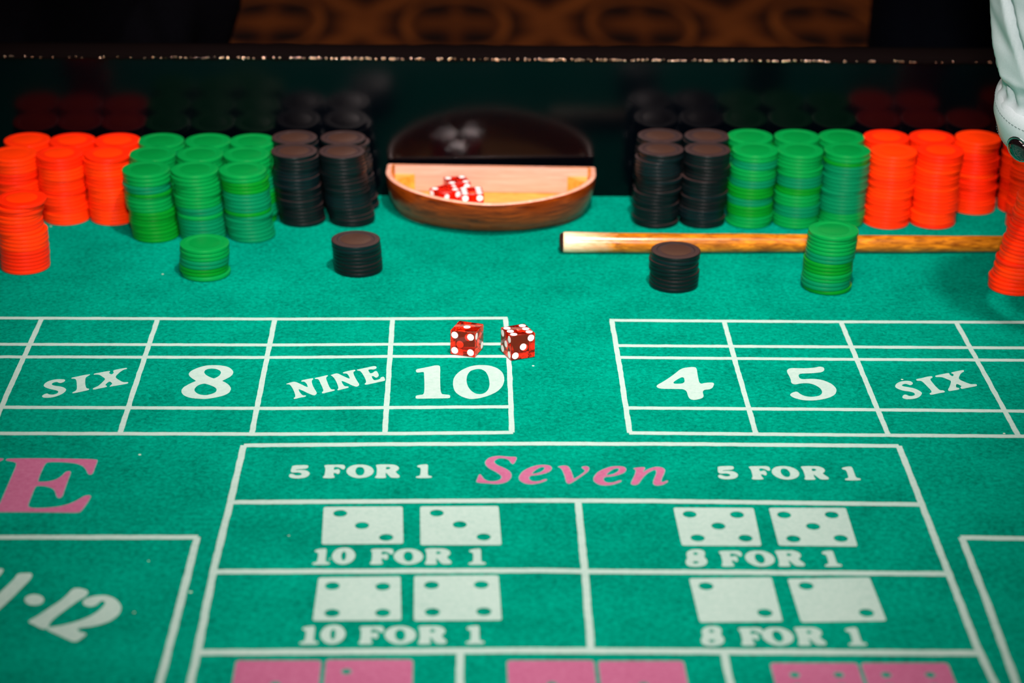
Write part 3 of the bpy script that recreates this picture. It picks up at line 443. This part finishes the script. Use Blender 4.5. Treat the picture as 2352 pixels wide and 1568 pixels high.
for c, x, y, lx, ly, n, desc in STACKS:
    big = n > 16; t_idx = 0; run = 0; ox = oy = 0
    leaning = 'leaning' in desc
    for i in range(n):
        if run <= 0:
            run = random.randint(1, 3); t_idx = random.choices([0, 1, 2], [.4, .3, .3])[0]
            if i + run >= n - 1 and c == 'g': t_idx = 0
            ox, oy = random.uniform(-.0009, .0009), random.uniform(-.0006, .0004)
        run -= 1
        f = i / (n - 1); jx, jy = ox + random.uniform(-.0003, .0003), oy + random.uniform(-.0003, .0003)
        if y > 1.75: jy = -abs(jy)
        dx = lx * f
        if leaning: dx = [-.0015, -.0017, -.0016, .0005, .001][i] if i < 5 else .001 + .0115 * ((i - 5) / (n - 6)) ** .9 + (.0015 if i > 12 else 0)
        if 'lone nearest red' in desc: dx += .0012 if 0 < i < 10 else (-.001 if i < 17 else .0012) if i else .0026
        if 'front black stack nearest the bowl' in desc and i < 3: dx += .0012 if lx < 0 else 0
        if 'right bank front black stack nearest' in desc and n - 7 < i < n - 2: dx -= .0022
        if 'lone green' in desc and i == 0: dx += .001
        if 'rear black stack nearest the bowl' in desc and lx < 0 and i < n - 1: dx += .0025
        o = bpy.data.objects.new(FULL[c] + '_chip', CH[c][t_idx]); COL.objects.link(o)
        o.location = (x + dx + jx, y + ly * f + jy, .0004 + i * (TH + .00002))
        tl = 0.0
        o.rotation_euler = (tl, 0, random.uniform(0, 6.28))
        k = n - 1 - i
        pos = 'top' if k == 0 else ('bottom' if i == 0 else ORD[k] + ' from top')
        tag(o, FULL[c] + ' chip, ' + pos + ', ' + desc, FULL[c] + ' chip', 'chips of the ' + desc)
        if i == n - 1:
            ch = bpy.data.objects.new('inlay', INM[c]); COL.objects.link(ch); ch.parent = o

# ---------------------------------------------------------------- dice bowl against the wall
BX = .0230; BY = WY - .0032
def outline(a, b_, d0, ex=1.72, nb=8, nc=36):
    pts = [(-a, 0), (-a, d0 * .5)]
    for i in range(nc + 1):
        t_ = math.pi * (1 - i / nc); c_, s_ = math.cos(t_), math.sin(t_)
        pts.append((a * math.copysign(abs(c_) ** (2 / ex), c_), d0 + b_ * abs(s_) ** (2 / ex)))
    pts += [(a, d0 * .5)] + [(a - 2 * a * i / nb, 0) for i in range(nb)]
    return [(BX + x, BY - d) for x, d in pts]
def loft(bm, rings, mi=0, close=True):
    vs = [[bm.verts.new((x, y, z)) for x, y in pts] for pts, z in rings]; fs = []
    for a, c in zip(vs, vs[1:]):
        for i in range(len(a)): f = bm.faces.new((a[i], a[(i + 1) % len(a)], c[(i + 1) % len(a)], c[i])); f.material_index = mi; fs.append(f)
    return vs, fs
bowl = empty('dice_bowl', (BX, BY - .05, 0), 'half-round reddish wooden dice bowl against the dark back wall', 'bowl')
def bpart(name, bm, m, label=None, sharp=45):
    o = obj(name, bm, m, None, True, sharp); o.parent = bowl; o.matrix_parent_inverse = Matrix.Translation((-BX, -(BY - .05), 0))
    if label: tag(o, label)
    return o
bm = bmesh.new(); R_ = []
for k in range(9):
    f = k / 8; g = math.sin(f * math.pi / 2) ** .8
    R_.append((outline(.0815 + .0085 * g, .0610 + .0190 * g, .018, 2.0 - .25 * f), .0006 + .0304 * f))
vs, fs = loft(bm, R_)
bm.faces.new(vs[0][::-1])
rim = [vs[-1]]
R2 = [(outline(.0893, .0793, .0180, 1.75), .0317), (outline(.0875, .0775, .0180, 1.75), .0320), (outline(.0858, .0757, .018, 1.75), .0315)]
last = vs[-1]
for pts, z in R2:
    cur = [bm.verts.new((x, y - (.0 if True else 0), z)) for x, y in pts]
    for i in range(len(cur)): f = bm.faces.new((last[i], last[(i + 1) % len(cur)], cur[(i + 1) % len(cur)], cur[i])); f.material_index = 1
    last = cur
for a, b_, z in ((.0845, .0735, .025), (.082, .0665, .015), (.079, .0605, .0085)):
    pts = outline(a, b_, .018, 1.85); cur = [bm.verts.new((x, y, z)) for x, y in pts]
    for i in range(len(cur)): f = bm.faces.new((last[i], last[(i + 1) % len(cur)], cur[(i + 1) % len(cur)], cur[i])); f.material_index = 2
    last = cur
f = bm.faces.new(last); f.material_index = 2
bpart('bowl_shell', bm, [M['bowl_out'], M['bowl_rim'], M['bowl_floor']], 'varnished reddish brown curved shell')
bm = bmesh.new(); box(bm, BX - .0835, BX + .0835, BY - .0042, BY - .0002, .0088, .0312, bev=.0008)
bpart('back_board', bm, M['bowl_in'], 'pale pinkish wooden back board')
for sx in (-1, 1):   # angled corner blocks inside the two ends
    bm = bmesh.new(); q = [(BX + sx * .0832, BY - .0044), (BX + sx * .066, BY - .0044), (BX + sx * .0825, BY - .021)]
    lo = [bm.verts.new((x, y, .0088)) for x, y in q]; hi = [bm.verts.new((x, y, .0245)) for x, y in q]
    bm.faces.new(lo); bm.faces.new(hi)
    for i in range(3): bm.faces.new((lo[i], lo[(i + 1) % 3], hi[(i + 1) % 3], hi[i]))
    bpart('corner_block', bm, M['bowl_floor'])
bowl.location = (BX, BY - .05, 0); bowl.rotation_euler = (0, 0, math.radians(-1.9)); bowl.location.y -= .0080

# ---------------------------------------------------------------- dice
S = .01905
PIPS = {1: [(.5, .5)], 2: [(.18, .82), (.82, .18)], 3: [(.18, .18), (.5, .5), (.82, .82)], 4: [(.18, .18), (.82, .18), (.18, .82), (.82, .82)],
        5: [(.18, .18), (.82, .18), (.5, .5), (.18, .82), (.82, .82)], 6: [(.18, .18), (.18, .5), (.18, .82), (.82, .18), (.82, .5), (.82, .82)]}
pm = bmesh.new(); lathe(pm, [(.00258, -.0004), (.00258, .00001), (.0025, .00003)], 24); pme = bpy.data.meshes.new('pip'); pm.to_mesh(pme); pm.free(); pme.materials.append(M['pip'])
dm = bmesh.new(); box(dm, 0, S, 0, S, 0, S, bev=.0007, seg=3); dme = bpy.data.meshes.new('die'); dm.to_mesh(dme); dm.free(); dme.materials.append(M['dice'])
for p_ in dme.polygons: p_.use_smooth = True
dme.set_sharp_from_angle(angle=math.radians(31))
# faces: origin, axis a, axis b, outward normal
FACES = {'top': ((0, 0, 1), (1, 0, 0), (0, 1, 0), (0, 0, 1)), 'bottom': ((0, 0, 0), (1, 0, 0), (0, 1, 0), (0, 0, -1)),
         'front': ((0, 0, 0), (1, 0, 0), (0, 0, 1), (0, -1, 0)), 'back': ((0, 1, 0), (1, 0, 0), (0, 0, 1), (0, 1, 0)),
         'left': ((0, 0, 0), (0, 1, 0), (0, 0, 1), (-1, 0, 0)), 'right': ((1, 0, 0), (0, 1, 0), (0, 0, 1), (1, 0, 0))}
def make_die(x, y, z, rz, faces, label, group=None):
    d = bpy.data.objects.new('die', dme); COL.objects.link(d); d.location = (x, y, z + .0004); d.rotation_euler = (0, 0, rz)
    tag(d, label, 'die', group)
    for fn, num in faces.items():
        o0, a, b_, nrm = (Vector(q) for q in FACES[fn])
        for u, v in PIPS[num]:
            p_ = bpy.data.objects.new('pip', pme); COL.objects.link(p_); p_.parent = d
            p_.location = (o0 + a * u + b_ * v) * S; p_.rotation_euler = nrm.to_track_quat('Z', 'Y').to_euler()
    return d
make_die(-.00879, 1.43384, 0, -.34205, {'top': 1, 'front': 4, 'right': 2, 'left': 5, 'back': 3, 'bottom': 6}, 'translucent red die showing one on top and four in front')
d2 = make_die(.03527, 1.42191, 0, .39062, {'top': 6, 'front': 3, 'left': 5, 'right': 2, 'back': 4, 'bottom': 1}, 'translucent red die showing six on top at box corner')
# small engraved monogram between the pips of the six: two linked arches with a foot
bm = bmesh.new(); cx, cy, k = .0097, .0098, .00075
for q in ([(-1.6, -.9), (-1.6, .7), (-.9, 1.2), (-.1, .7), (-.1, -.5)], [(-.1, .6), (.6, 1.2), (1.5, .7), (1.5, -.9), (.7, -1.4)], [(-.8, -.2), (.6, .1)]):
    tube(bm, [(cx - b_ * k * 1.1, cy - a * k, S + .00002) for a, b_ in q], [.00013] * len(q), 6)
mo = obj('monogram', bm, M['emboss']); mo.parent = d2; tag(mo, 'tiny engraved pinkish monogram')
sp_ = {'top': 6, 'front': 5, 'right': 3, 'left': 4, 'back': 2, 'bottom': 1}
make_die(-.0160, 1.7010, .0086, .70, {'top': 2, 'front': 5, 'right': 4, 'left': 3, 'back': 2, 'bottom': 5}, 'red die lying turned in the bowl, leftmost')
make_die(-.0012, 1.7000, .0086, .10, sp_, 'red die lying in the bowl, rightmost')
make_die(-.0115, 1.7260, .0086, .28, {'top': 4, 'front': 6, 'right': 5, 'left': 2, 'back': 1, 'bottom': 3}, 'red die in the bowl, hindmost behind the others')

# ---------------------------------------------------------------- wooden stick
st = empty('wooden_stick', (.0802, 1.6405, 0), 'long mottled brown wooden stick lying on the felt', 'stick')
def spart(name, bm, m, label=None):
    o = obj(name, bm, m, None, True, 50); o.parent = st; o.matrix_parent_inverse = Matrix.Translation((-.0802, -1.6405, 0))
    if label: tag(o, label)
def srad(x): return .0084 - (x - .08) * .0052
def sp3(x): return (x, 1.6405 + (x - .08) * .012 + .0006 * math.sin(x * 31), srad(x) + .0003)
xs = [.0822, .0832, .087, .093, .099, .1040] + [.1160 + i * .012 for i in range(40)]; rs = [.94, .985, 1, 1.005] + [1] * 42
bm = bmesh.new(); tube(bm, [sp3(x) for x in xs], [srad(x) * r * (1 + .015 * math.sin(x * 90)) for x, r in zip(xs, rs)], 20); spart('shaft', bm, M['stick'], 'mottled brown shaft bleached pale at its tip')
xs = [.0790, .0794, .0805, .0822]; rs = [.55, .75, .90, .94]
bm = bmesh.new(); tube(bm, [sp3(x) for x in xs], [srad(x) * r for x, r in zip(xs, rs)], 20); spart('end_cap', bm, M['dark_cap'], 'dark rounded end cap')

# ---------------------------------------------------------------- people
M['shirt'] = clothy('white_satin_shirt', [(.3, (.50, .62, .66)), (.7, (.62, .75, .79))], rough=.42, bumpy=.12, spec=.5, fibre=900)
M['black_cloth'] = clothy('black_cloth', [(.3, (.0005, .0005, .0008)), (.7, (.0018, .0018, .003))], rough=.9, bumpy=.2, spec=.02, fibre=500)
M['navy_cloth'] = clothy('dark_navy_cloth', [(.3, (.0008, .001, .002)), (.7, (.002, .003, .006))], rough=.9, bumpy=.2, spec=.02, fibre=500)
M['skin'] = clothy('skin', [(.3, (.42, .20, .13)), (.7, (.56, .30, .21))], rough=.5, bumpy=.1, spec=.4, fibre=300)
M['hair'] = mat('dark_hair', (.02, .012, .008), .5)
M['button'] = mat('dark_button', (.006, .003, .004), .12, spec=.8, coat=.6)
M['metal'] = mat('cufflink_metal', (.35, .42, .42), .2, metal=1)
M['thread'] = mat('grey_stitching', (.10, .16, .16), .8)
M['white_eye'] = mat('eye_white', (.8, .8, .78), .3); M['shoe'] = mat('black_leather_shoe', (.008, .008, .008), .3)
def skin_mesh(name, verts, edges, radii, m, parent=None, sub=2, root=0):
    me = bpy.data.meshes.new(name); me.from_pydata(verts, edges, []); o = bpy.data.objects.new(name, me); COL.objects.link(o)
    sk = o.modifiers.new('skin', 'SKIN'); sk.use_smooth_shade = True
    if not me.skin_vertices: me.skin_vertices.new()
    for v, r in zip(me.skin_vertices[0].data, radii): v.radius = r if isinstance(r, tuple) else (r, r)
    me.skin_vertices[0].data[root].use_root = True
    s = o.modifiers.new('sub', 'SUBSURF'); s.levels = sub; s.render_levels = sub
    dg = bpy.context.evaluated_depsgraph_get(); dg.update()
    nm = bpy.data.meshes.new_from_object(o.evaluated_get(dg)); bpy.data.objects.remove(o); nm.name = name
    nm.materials.clear(); r = link_mesh(name, nm, m); 
    if parent: r.parent = parent
    return r
def head(parent, c, yaw, hair=True):
    """head with face: local +Y is the way it looks"""
    Rz = Matrix.Rotation(yaw, 4, 'Z')
    bm = bmesh.new(); bmesh.ops.create_uvsphere(bm, u_segments=32, v_segments=24, radius=1)
    for v in bm.verts:
        x, y, z = v.co
        w_ = .074 * (1 - .22 * max(0, -z)); d_ = .094 * (1 - .05 * max(0, -z))
        X, Y, Z = x * w_, y * d_, z * .115
        if y > .3: Y += .006 * max(0, 1 - abs(x) * 2.4) * max(0, 1 - abs(z + .85) * 3.4)         # chin
        if y > .3: Y += .024 * math.exp(-(x / .13) ** 2) * math.exp(-((z + .22) / .17) ** 2)      # nose
        if y > .3: Y -= .007 * math.exp(-((abs(x) - .38) / .17) ** 2) * math.exp(-((z - .02) / .13) ** 2)  # eye sockets
        if y > .3: Y += .005 * math.exp(-(x / .3) ** 2) * math.exp(-((z + .55) / .07) ** 2)       # lips
        v.co = (X, Y, Z)
    for f in bm.faces:
        pass
    bmesh.ops.transform(bm, verts=bm.verts, matrix=Matrix.Translation(c) @ Rz)
    h = obj('head', bm, M['skin'], parent)
    for sx in (-1, 1):
        bm = bmesh.new(); bmesh.ops.create_uvsphere(bm, u_segments=14, v_segments=10, radius=1)
        bmesh.ops.transform(bm, verts=bm.verts, matrix=Matrix.Translation(c) @ Rz @ Matrix.Translation((sx * .073, -.005, -.005)) @ Matrix.Diagonal((.011, .020, .032, 1)))
        obj('ear', bm, M['skin'], h)
        bm = bmesh.new(); bmesh.ops.create_uvsphere(bm, u_segments=14, v_segments=10, radius=.0115)
        bmesh.ops.transform(bm, verts=bm.verts, matrix=Matrix.Translation(c) @ Rz @ Matrix.Translation((sx * .029, .0765, .004)))
        obj('eye', bm, M['white_eye'], h)
    bm = bmesh.new(); bmesh.ops.create_uvsphere(bm, u_segments=28, v_segments=18, radius=1)
    bmesh.ops.delete(bm, geom=[v for v in bm.verts if v.co.z < -.1 - .3 * min(0, v.co.y) * -1 or (v.co.y > .45 and v.co.z < .52)], context='VERTS')
    bmesh.ops.transform(bm, verts=bm.verts, matrix=Matrix.Translation(c) @ Rz @ Matrix.Diagonal((.083, .104, .124, 1)))
    obj('hair', bm, M['hair'], parent)
    return h
def hand(parent, wrist, fwd, up, side=1, curl=.9, name='hand'):
    """palm, four bent fingers and a thumb grown as one skin; side = +1 thumb towards local +x"""
    fwd = Vector(fwd).normalized(); up = (Vector(up) - fwd * Vector(up).dot(fwd)).normalized(); rt = fwd.cross(up)
    W_ = Vector(wrist); P = lambda a, b_, c: tuple(W_ + rt * a + fwd * b_ + up * c)
    V = [P(0, 0, 0), P(0, .03, 0), P(0, .06, 0)]; E_ = [(0, 1), (1, 2)]; R2_ = [(.026, .018), (.034, .016), (.036, .014)]
    for k, (off, ln) in enumerate(((-.030, .062), (-.010, .078), (.010, .084), (.030, .074))):
        off *= side; base = len(V); y = .088 - abs(off) * .15; a = .25; z = 0; V.append(P(off, y, 0)); E_.append((2, base)); R2_.append((.0105, .0105))
        for j, fr in enumerate((.42, .32, .26)):
            a += curl * (.55 if j else .35); y += math.cos(a) * ln * fr; z -= math.sin(a) * ln * fr
            V.append(P(off * (1 - .08 * j), y, z)); E_.append((base + j, base + j + 1)); r = .0092 - .0009 * j; R2_.append((r, r))
    b0 = len(V); V += [P(.034 * side, .035, -.008), P(.056 * side, .058, -.022), P(.058 * side, .082, -.036)]; E_ += [(1, b0), (b0, b0 + 1), (b0 + 1, b0 + 2)]; R2_ += [(.014, .014), (.0115, .0115), (.0095, .0095)]
    return skin_mesh(name, V, E_, R2_, M['skin'], parent)

def standing(x, y, face, top_m, label, lean=0.0, navy=False):
    """a figure on its feet: face = direction (+1 away, -1 towards the table); waist and thighs show above the rail"""
    root = empty('person', (x, y, FZ), label, 'person')
    b0 = lambda a, b_, c: (a, b_ * face, c)
    m = M['navy_cloth'] if navy else M['black_cloth']
    tr = skin_mesh('trousers', [b0(0, 0, .93), b0(.09, 0, .86), b0(.10, .01, .50), b0(.105, -.02, .07), b0(-.09, 0, .86), b0(-.10, .01, .50), b0(-.105, -.02, .07), b0(0, 0, 1.02)],
                   [(0, 1), (1, 2), (2, 3), (0, 4), (4, 5), (5, 6), (0, 7)], [(.15, .115), (.105, .105), (.075, .075), (.06, .06), (.105, .105), (.075, .075), (.06, .06), (.15, .11)], m, root)
    sh_ = skin_mesh('shirt', [b0(0, 0, .95), b0(0, .01, 1.12), b0(0, .02 + lean * .3, 1.32), b0(0, lean * .4, 1.46), b0(.18, lean * .4, 1.43), b0(.23, .03, 1.16), b0(.17, .17, 1.03), b0(-.18, lean * .4, 1.43), b0(-.23, .03, 1.16), b0(-.17, .17, 1.03)],
                    [(0, 1), (1, 2), (2, 3), (3, 4), (4, 5), (5, 6), (3, 7), (7, 8), (8, 9)], [(.172, .125), (.158, .115), (.18, .12), (.10, .08), (.065, .065), (.052, .052), (.040, .040), (.065, .065), (.052, .052), (.040, .040)], m, root)
    skin_mesh('neck', [b0(0, lean * .4, 1.46), b0(0, lean * .5 + .01, 1.56)], [(0, 1)], [.055, .052], M['skin'], root)
    h = head(root, Vector(b0(0, lean * .5 + .02, 1.65)), 0 if face > 0 else math.pi)
    for sx in (-1, 1):
        hand(root, b0(sx * .165, .20, 1.02), Vector((-sx * .35, face, -.25)), (0, 0, 1), side=sx * face * -1)
        bm = bmesh.new(); box(bm, sx * .105 - .045, sx * .105 + .045, -.09 if face > 0 else -.17, .17 if face > 0 else .09, 0, .075, bev=.03, seg=3); obj('shoe', bm, M['shoe'], root)
    return root
pl = standing(-.435, 2.12, -1, 0, 'person in black clothing standing behind the rail at left', .1)
prr = standing(.600, 2.17, -1, 0, 'person in dark navy trousers standing behind the rail at right', .0, True)
# draped black shirt folds at the left figure's waist, leaning on the rail
bm = bmesh.new(); NU, NV = 70, 40; g = []
for j in range(NV + 1):
    row = []
    for i in range(NU + 1):
        a = -1.25 + 2.5 * i / NU; zz = .62 + .55 * j / NV
        fold = .010 * math.sin(9 * a + 26 * zz) + .007 * math.sin(4 * a - 34 * zz + 1) + .004 * math.sin(21 * a + 9 * zz)
        rx, ry = .205 + fold, .155 + fold
        row.append(bm.verts.new((rx * math.sin(a) * 1.04, -ry * math.cos(a), zz)))
    g.append(row)
for j in range(NV):
    for i in range(NU): bm.faces.new((g[j][i], g[j][i + 1], g[j + 1][i + 1], g[j + 1][i]))
ap = obj('apron', bm, M['black_cloth'], pl); md = ap.modifiers.new('thick', 'SOLIDIFY'); md.thickness = .003; tag(ap, 'creased black apron front')

# the figure reaching in from the right: only forearm, cuff and button come into view
reach = empty('person', (1.10, 1.30, FZ), 'person in white satin shirt sleeve with black cufflink reaching in at right', 'person')
INV = Matrix.Translation(-Vector((1.10, 1.30, FZ)))
def rp(o, label=None, parent=None):
    o.parent = parent or reach
    o.matrix_parent_inverse = INV if parent is None else (INV if parent is reach else Matrix.Identity(4))
    if label: tag(o, label)
    return o
W0 = Vector((.4290, 1.470, .1620)); AX = Vector((-.13, -.28, .95)).normalized()     # mouth of the cuff, direction up the forearm
U_ = Vector((1, 0, 0)); U_ = (U_ - AX * U_.dot(AX)).normalized(); V_ = AX.cross(U_)   # V_ points away from the camera
if V_.y < 0: V_ = -V_
def arm_pt(s, th, r): return W0 + AX * s + (U_ * math.cos(th) + V_ * math.sin(th)) * r
def rbase(s):
    K = [(-.02, .040), (.0, .0415), (.018, .0455), (.030, .0450), (.040, .0405), (.048, .0415), (.062, .0478), (.085, .0500), (.115, .0525), (.20, .058), (.32, .064)]
    for (a, ra), (b_, rb) in zip(K, K[1:]):
        if s <= b_: f = (s - a) / (b_ - a); f = f * f * (3 - 2 * f); return ra + (rb - ra) * f
    return K[-1][1]
def crease(u, w_=.22):   # narrow groove, 1 at integers
    f = abs(u - round(u)); return math.exp(-(f / w_) ** 2)
def rsleeve(s, th):
    amp = min(1, max(0, (s - .036) / .03)) * (1 if s < .2 else 1.1)
    hel = th / (2 * math.pi) * 7 + s * 17 + .35 * math.sin(s * 30)
    hel2 = th / (2 * math.pi) * 5 + s * 21 + 1.3
    gather = .0011 * math.sin(th * 19) * math.exp(-((s - .046) / .012) ** 2)
    return rbase(s) - amp * (.0085 * crease(hel, .075) + .0012 * crease(hel2, .2) - .0012 * math.sin(hel * 6.28 + 1)) + gather
NT, NS = 120, 150
bm = bmesh.new(); g = []
for j in range(NS + 1):
    s = .030 + (.300 - .030) * (j / NS) ** 1.15
    g.append([bm.verts.new(arm_pt(s, 2 * math.pi * i / NT, rsleeve(s, 2 * math.pi * i / NT))) for i in range(NT)])
for j in range(NS):
    for i in range(NT): bm.faces.new((g[j][i], g[j][(i + 1) % NT], g[j + 1][(i + 1) % NT], g[j + 1][i]))
rp(obj('sleeve', bm, M['shirt']), 'creased white satin shirt sleeve')
bm = bmesh.new(); rows = []
prof = [(.032, -.0035), (.037, -.0005), (.036, .0012), (.030, .0018), (.018, .0016), (.006, .0012), (.0, .0008), (-.0012, -.0004), (.0, -.0016), (.02, -.0024)]
for s, dr in prof:
    rows.append([bm.verts.new(arm_pt(s + .0015 * math.sin(2 * math.pi * i / NT + .6), 2 * math.pi * i / NT, rbase(s) + dr + .0009 * math.sin(3 * 2 * math.pi * i / NT + s * 60))) for i in range(NT)])
for a, c in zip(rows, rows[1:]):
    for i in range(NT): bm.faces.new((a[i], a[(i + 1) % NT], c[(i + 1) % NT], c[i]))
cuff = rp(obj('cuff', bm, M['shirt']), 'stiff white shirt cuff')
def on_cuff(s, th, off=.0): return arm_pt(s + .0015 * math.sin(th + .6), th, rbase(s) + .0016 + .0009 * math.sin(3 * th + s * 60) + off)
# overlapping placket of the cuff, set proud
bm = bmesh.new(); g = []
for j in range(15):
    s = .0005 + .033 * j / 14
    g.append([bm.verts.new(on_cuff(s, -2.05 + .95 * i / 24, .0009 if 0 < i < 24 and 0 < j < 14 else -.0004)) for i in range(25)])
for j in range(14):
    for i in range(24): bm.faces.new((g[j][i], g[j][i + 1], g[j + 1][i + 1], g[j + 1][i]))
rp(obj('placket', bm, M['shirt']))
for s in (.0285, .0035):   # two rows of stitching
    bm = bmesh.new()
    for k in range(90):
        a0 = 2 * math.pi * k / 90; tube(bm, [on_cuff(s, a0, .0002), on_cuff(s, a0 + .022, .0004), on_cuff(s, a0 + .044, .0002)], [.00022] * 3, 5)
    rp(obj('stitching', bm, M['thread']))
BTH = -2.42; bc = on_cuff(.0105, BTH); nn = (bc - (W0 + AX * .0105)).normalized()
bm = bmesh.new(); lathe(bm, [(.0010, -.001), (.0088, -.001), (.0090, .0006), (.0082, .0022), (.0059, .0036), (.0032, .0042), (.0004, .0044)], 32)
bt = obj('cufflink', bm, M['button']); bt.matrix_world = Matrix.Translation(bc + nn * .0012) @ nn.to_track_quat('Z', 'Y').to_matrix().to_4x4()
bm = bmesh.new(); lathe(bm, [(.0090, -.0014), (.0102, -.0012), (.0104, .0004), (.0096, .0014), (.0089, .0008)], 32, False, False)
br = obj('cufflink_ring', bm, M['metal']); br.matrix_world = bt.matrix_world.copy()
for o, l_ in ((bt, 'oval black glossy cufflink'), (br, 'metal ring of the cufflink')):
    mw = o.matrix_world.copy(); o.parent = reach; o.matrix_parent_inverse = INV; o.matrix_basis = mw; tag(o, l_)
# the rest of the figure, outside the picture
hd = hand(None, W0 + AX * .006, Vector((.75, .35, -.50)), Vector((.2, .75, .6)), side=-1, curl=.8); rp(hd)
fa = skin_mesh('forearm', [tuple(W0 + AX * .10), tuple(W0 + AX * .0)], [(0, 1)], [.030, .026], M['skin']); rp(fa)
EL = W0 + AX * .285; SH = Vector((.74, 1.30, .60))
rp(skin_mesh('upper_sleeve', [tuple(EL), tuple(EL.lerp(SH, .5) + Vector((0, 0, .02))), tuple(SH)], [(0, 1), (1, 2)], [.062, .066, .075], M['shirt']))
rp(skin_mesh('shirt', [(1.10, 1.30, .22), (1.05, 1.30, .40), (.97, 1.30, .56), (.90, 1.30, .66), tuple(SH), (.98, 1.12, .60), (1.02, 1.02, .36), (.98, .98, .14)], [(0, 1), (1, 2), (2, 3), (3, 4), (3, 5), (5, 6), (6, 7)], [(.13, .15), (.125, .15), (.13, .16), (.09, .09), .075, .065, .052, .042], M['shirt']))
rp(skin_mesh('trousers', [(1.12, 1.30, .22), (1.12, 1.39, .10), (1.12, 1.40, -.26), (1.14, 1.40, FZ + .08), (1.12, 1.21, .10), (1.12, 1.20, -.26), (1.14, 1.20, FZ + .08)], [(0, 1), (1, 2), (2, 3), (0, 4), (4, 5), (5, 6)], [(.12, .15), .10, .078, .06, .10, .078, .06], M['black_cloth']))
rp(skin_mesh('neck', [(.88, 1.30, .68), (.84, 1.30, .78)], [(0, 1)], [.055, .05], M['skin']))
n0 = set(bpy.data.objects); h = head(None, Vector((.80, 1.30, .86)), math.pi / 2)
for o in set(bpy.data.objects) - n0:
    if o.parent is None: rp(o)
hd2 = hand(None, (.98, .97, .12), Vector((-.1, -.2, -1)), Vector((-1, 0, 0)), side=1, curl=.5); rp(hd2)
for yy in (1.40, 1.20):
    bm = bmesh.new(); box(bm, .98, 1.24, yy - .045, yy + .045, FZ, FZ + .075, bev=.03, seg=3); rp(obj('shoe', bm, M['shoe']))
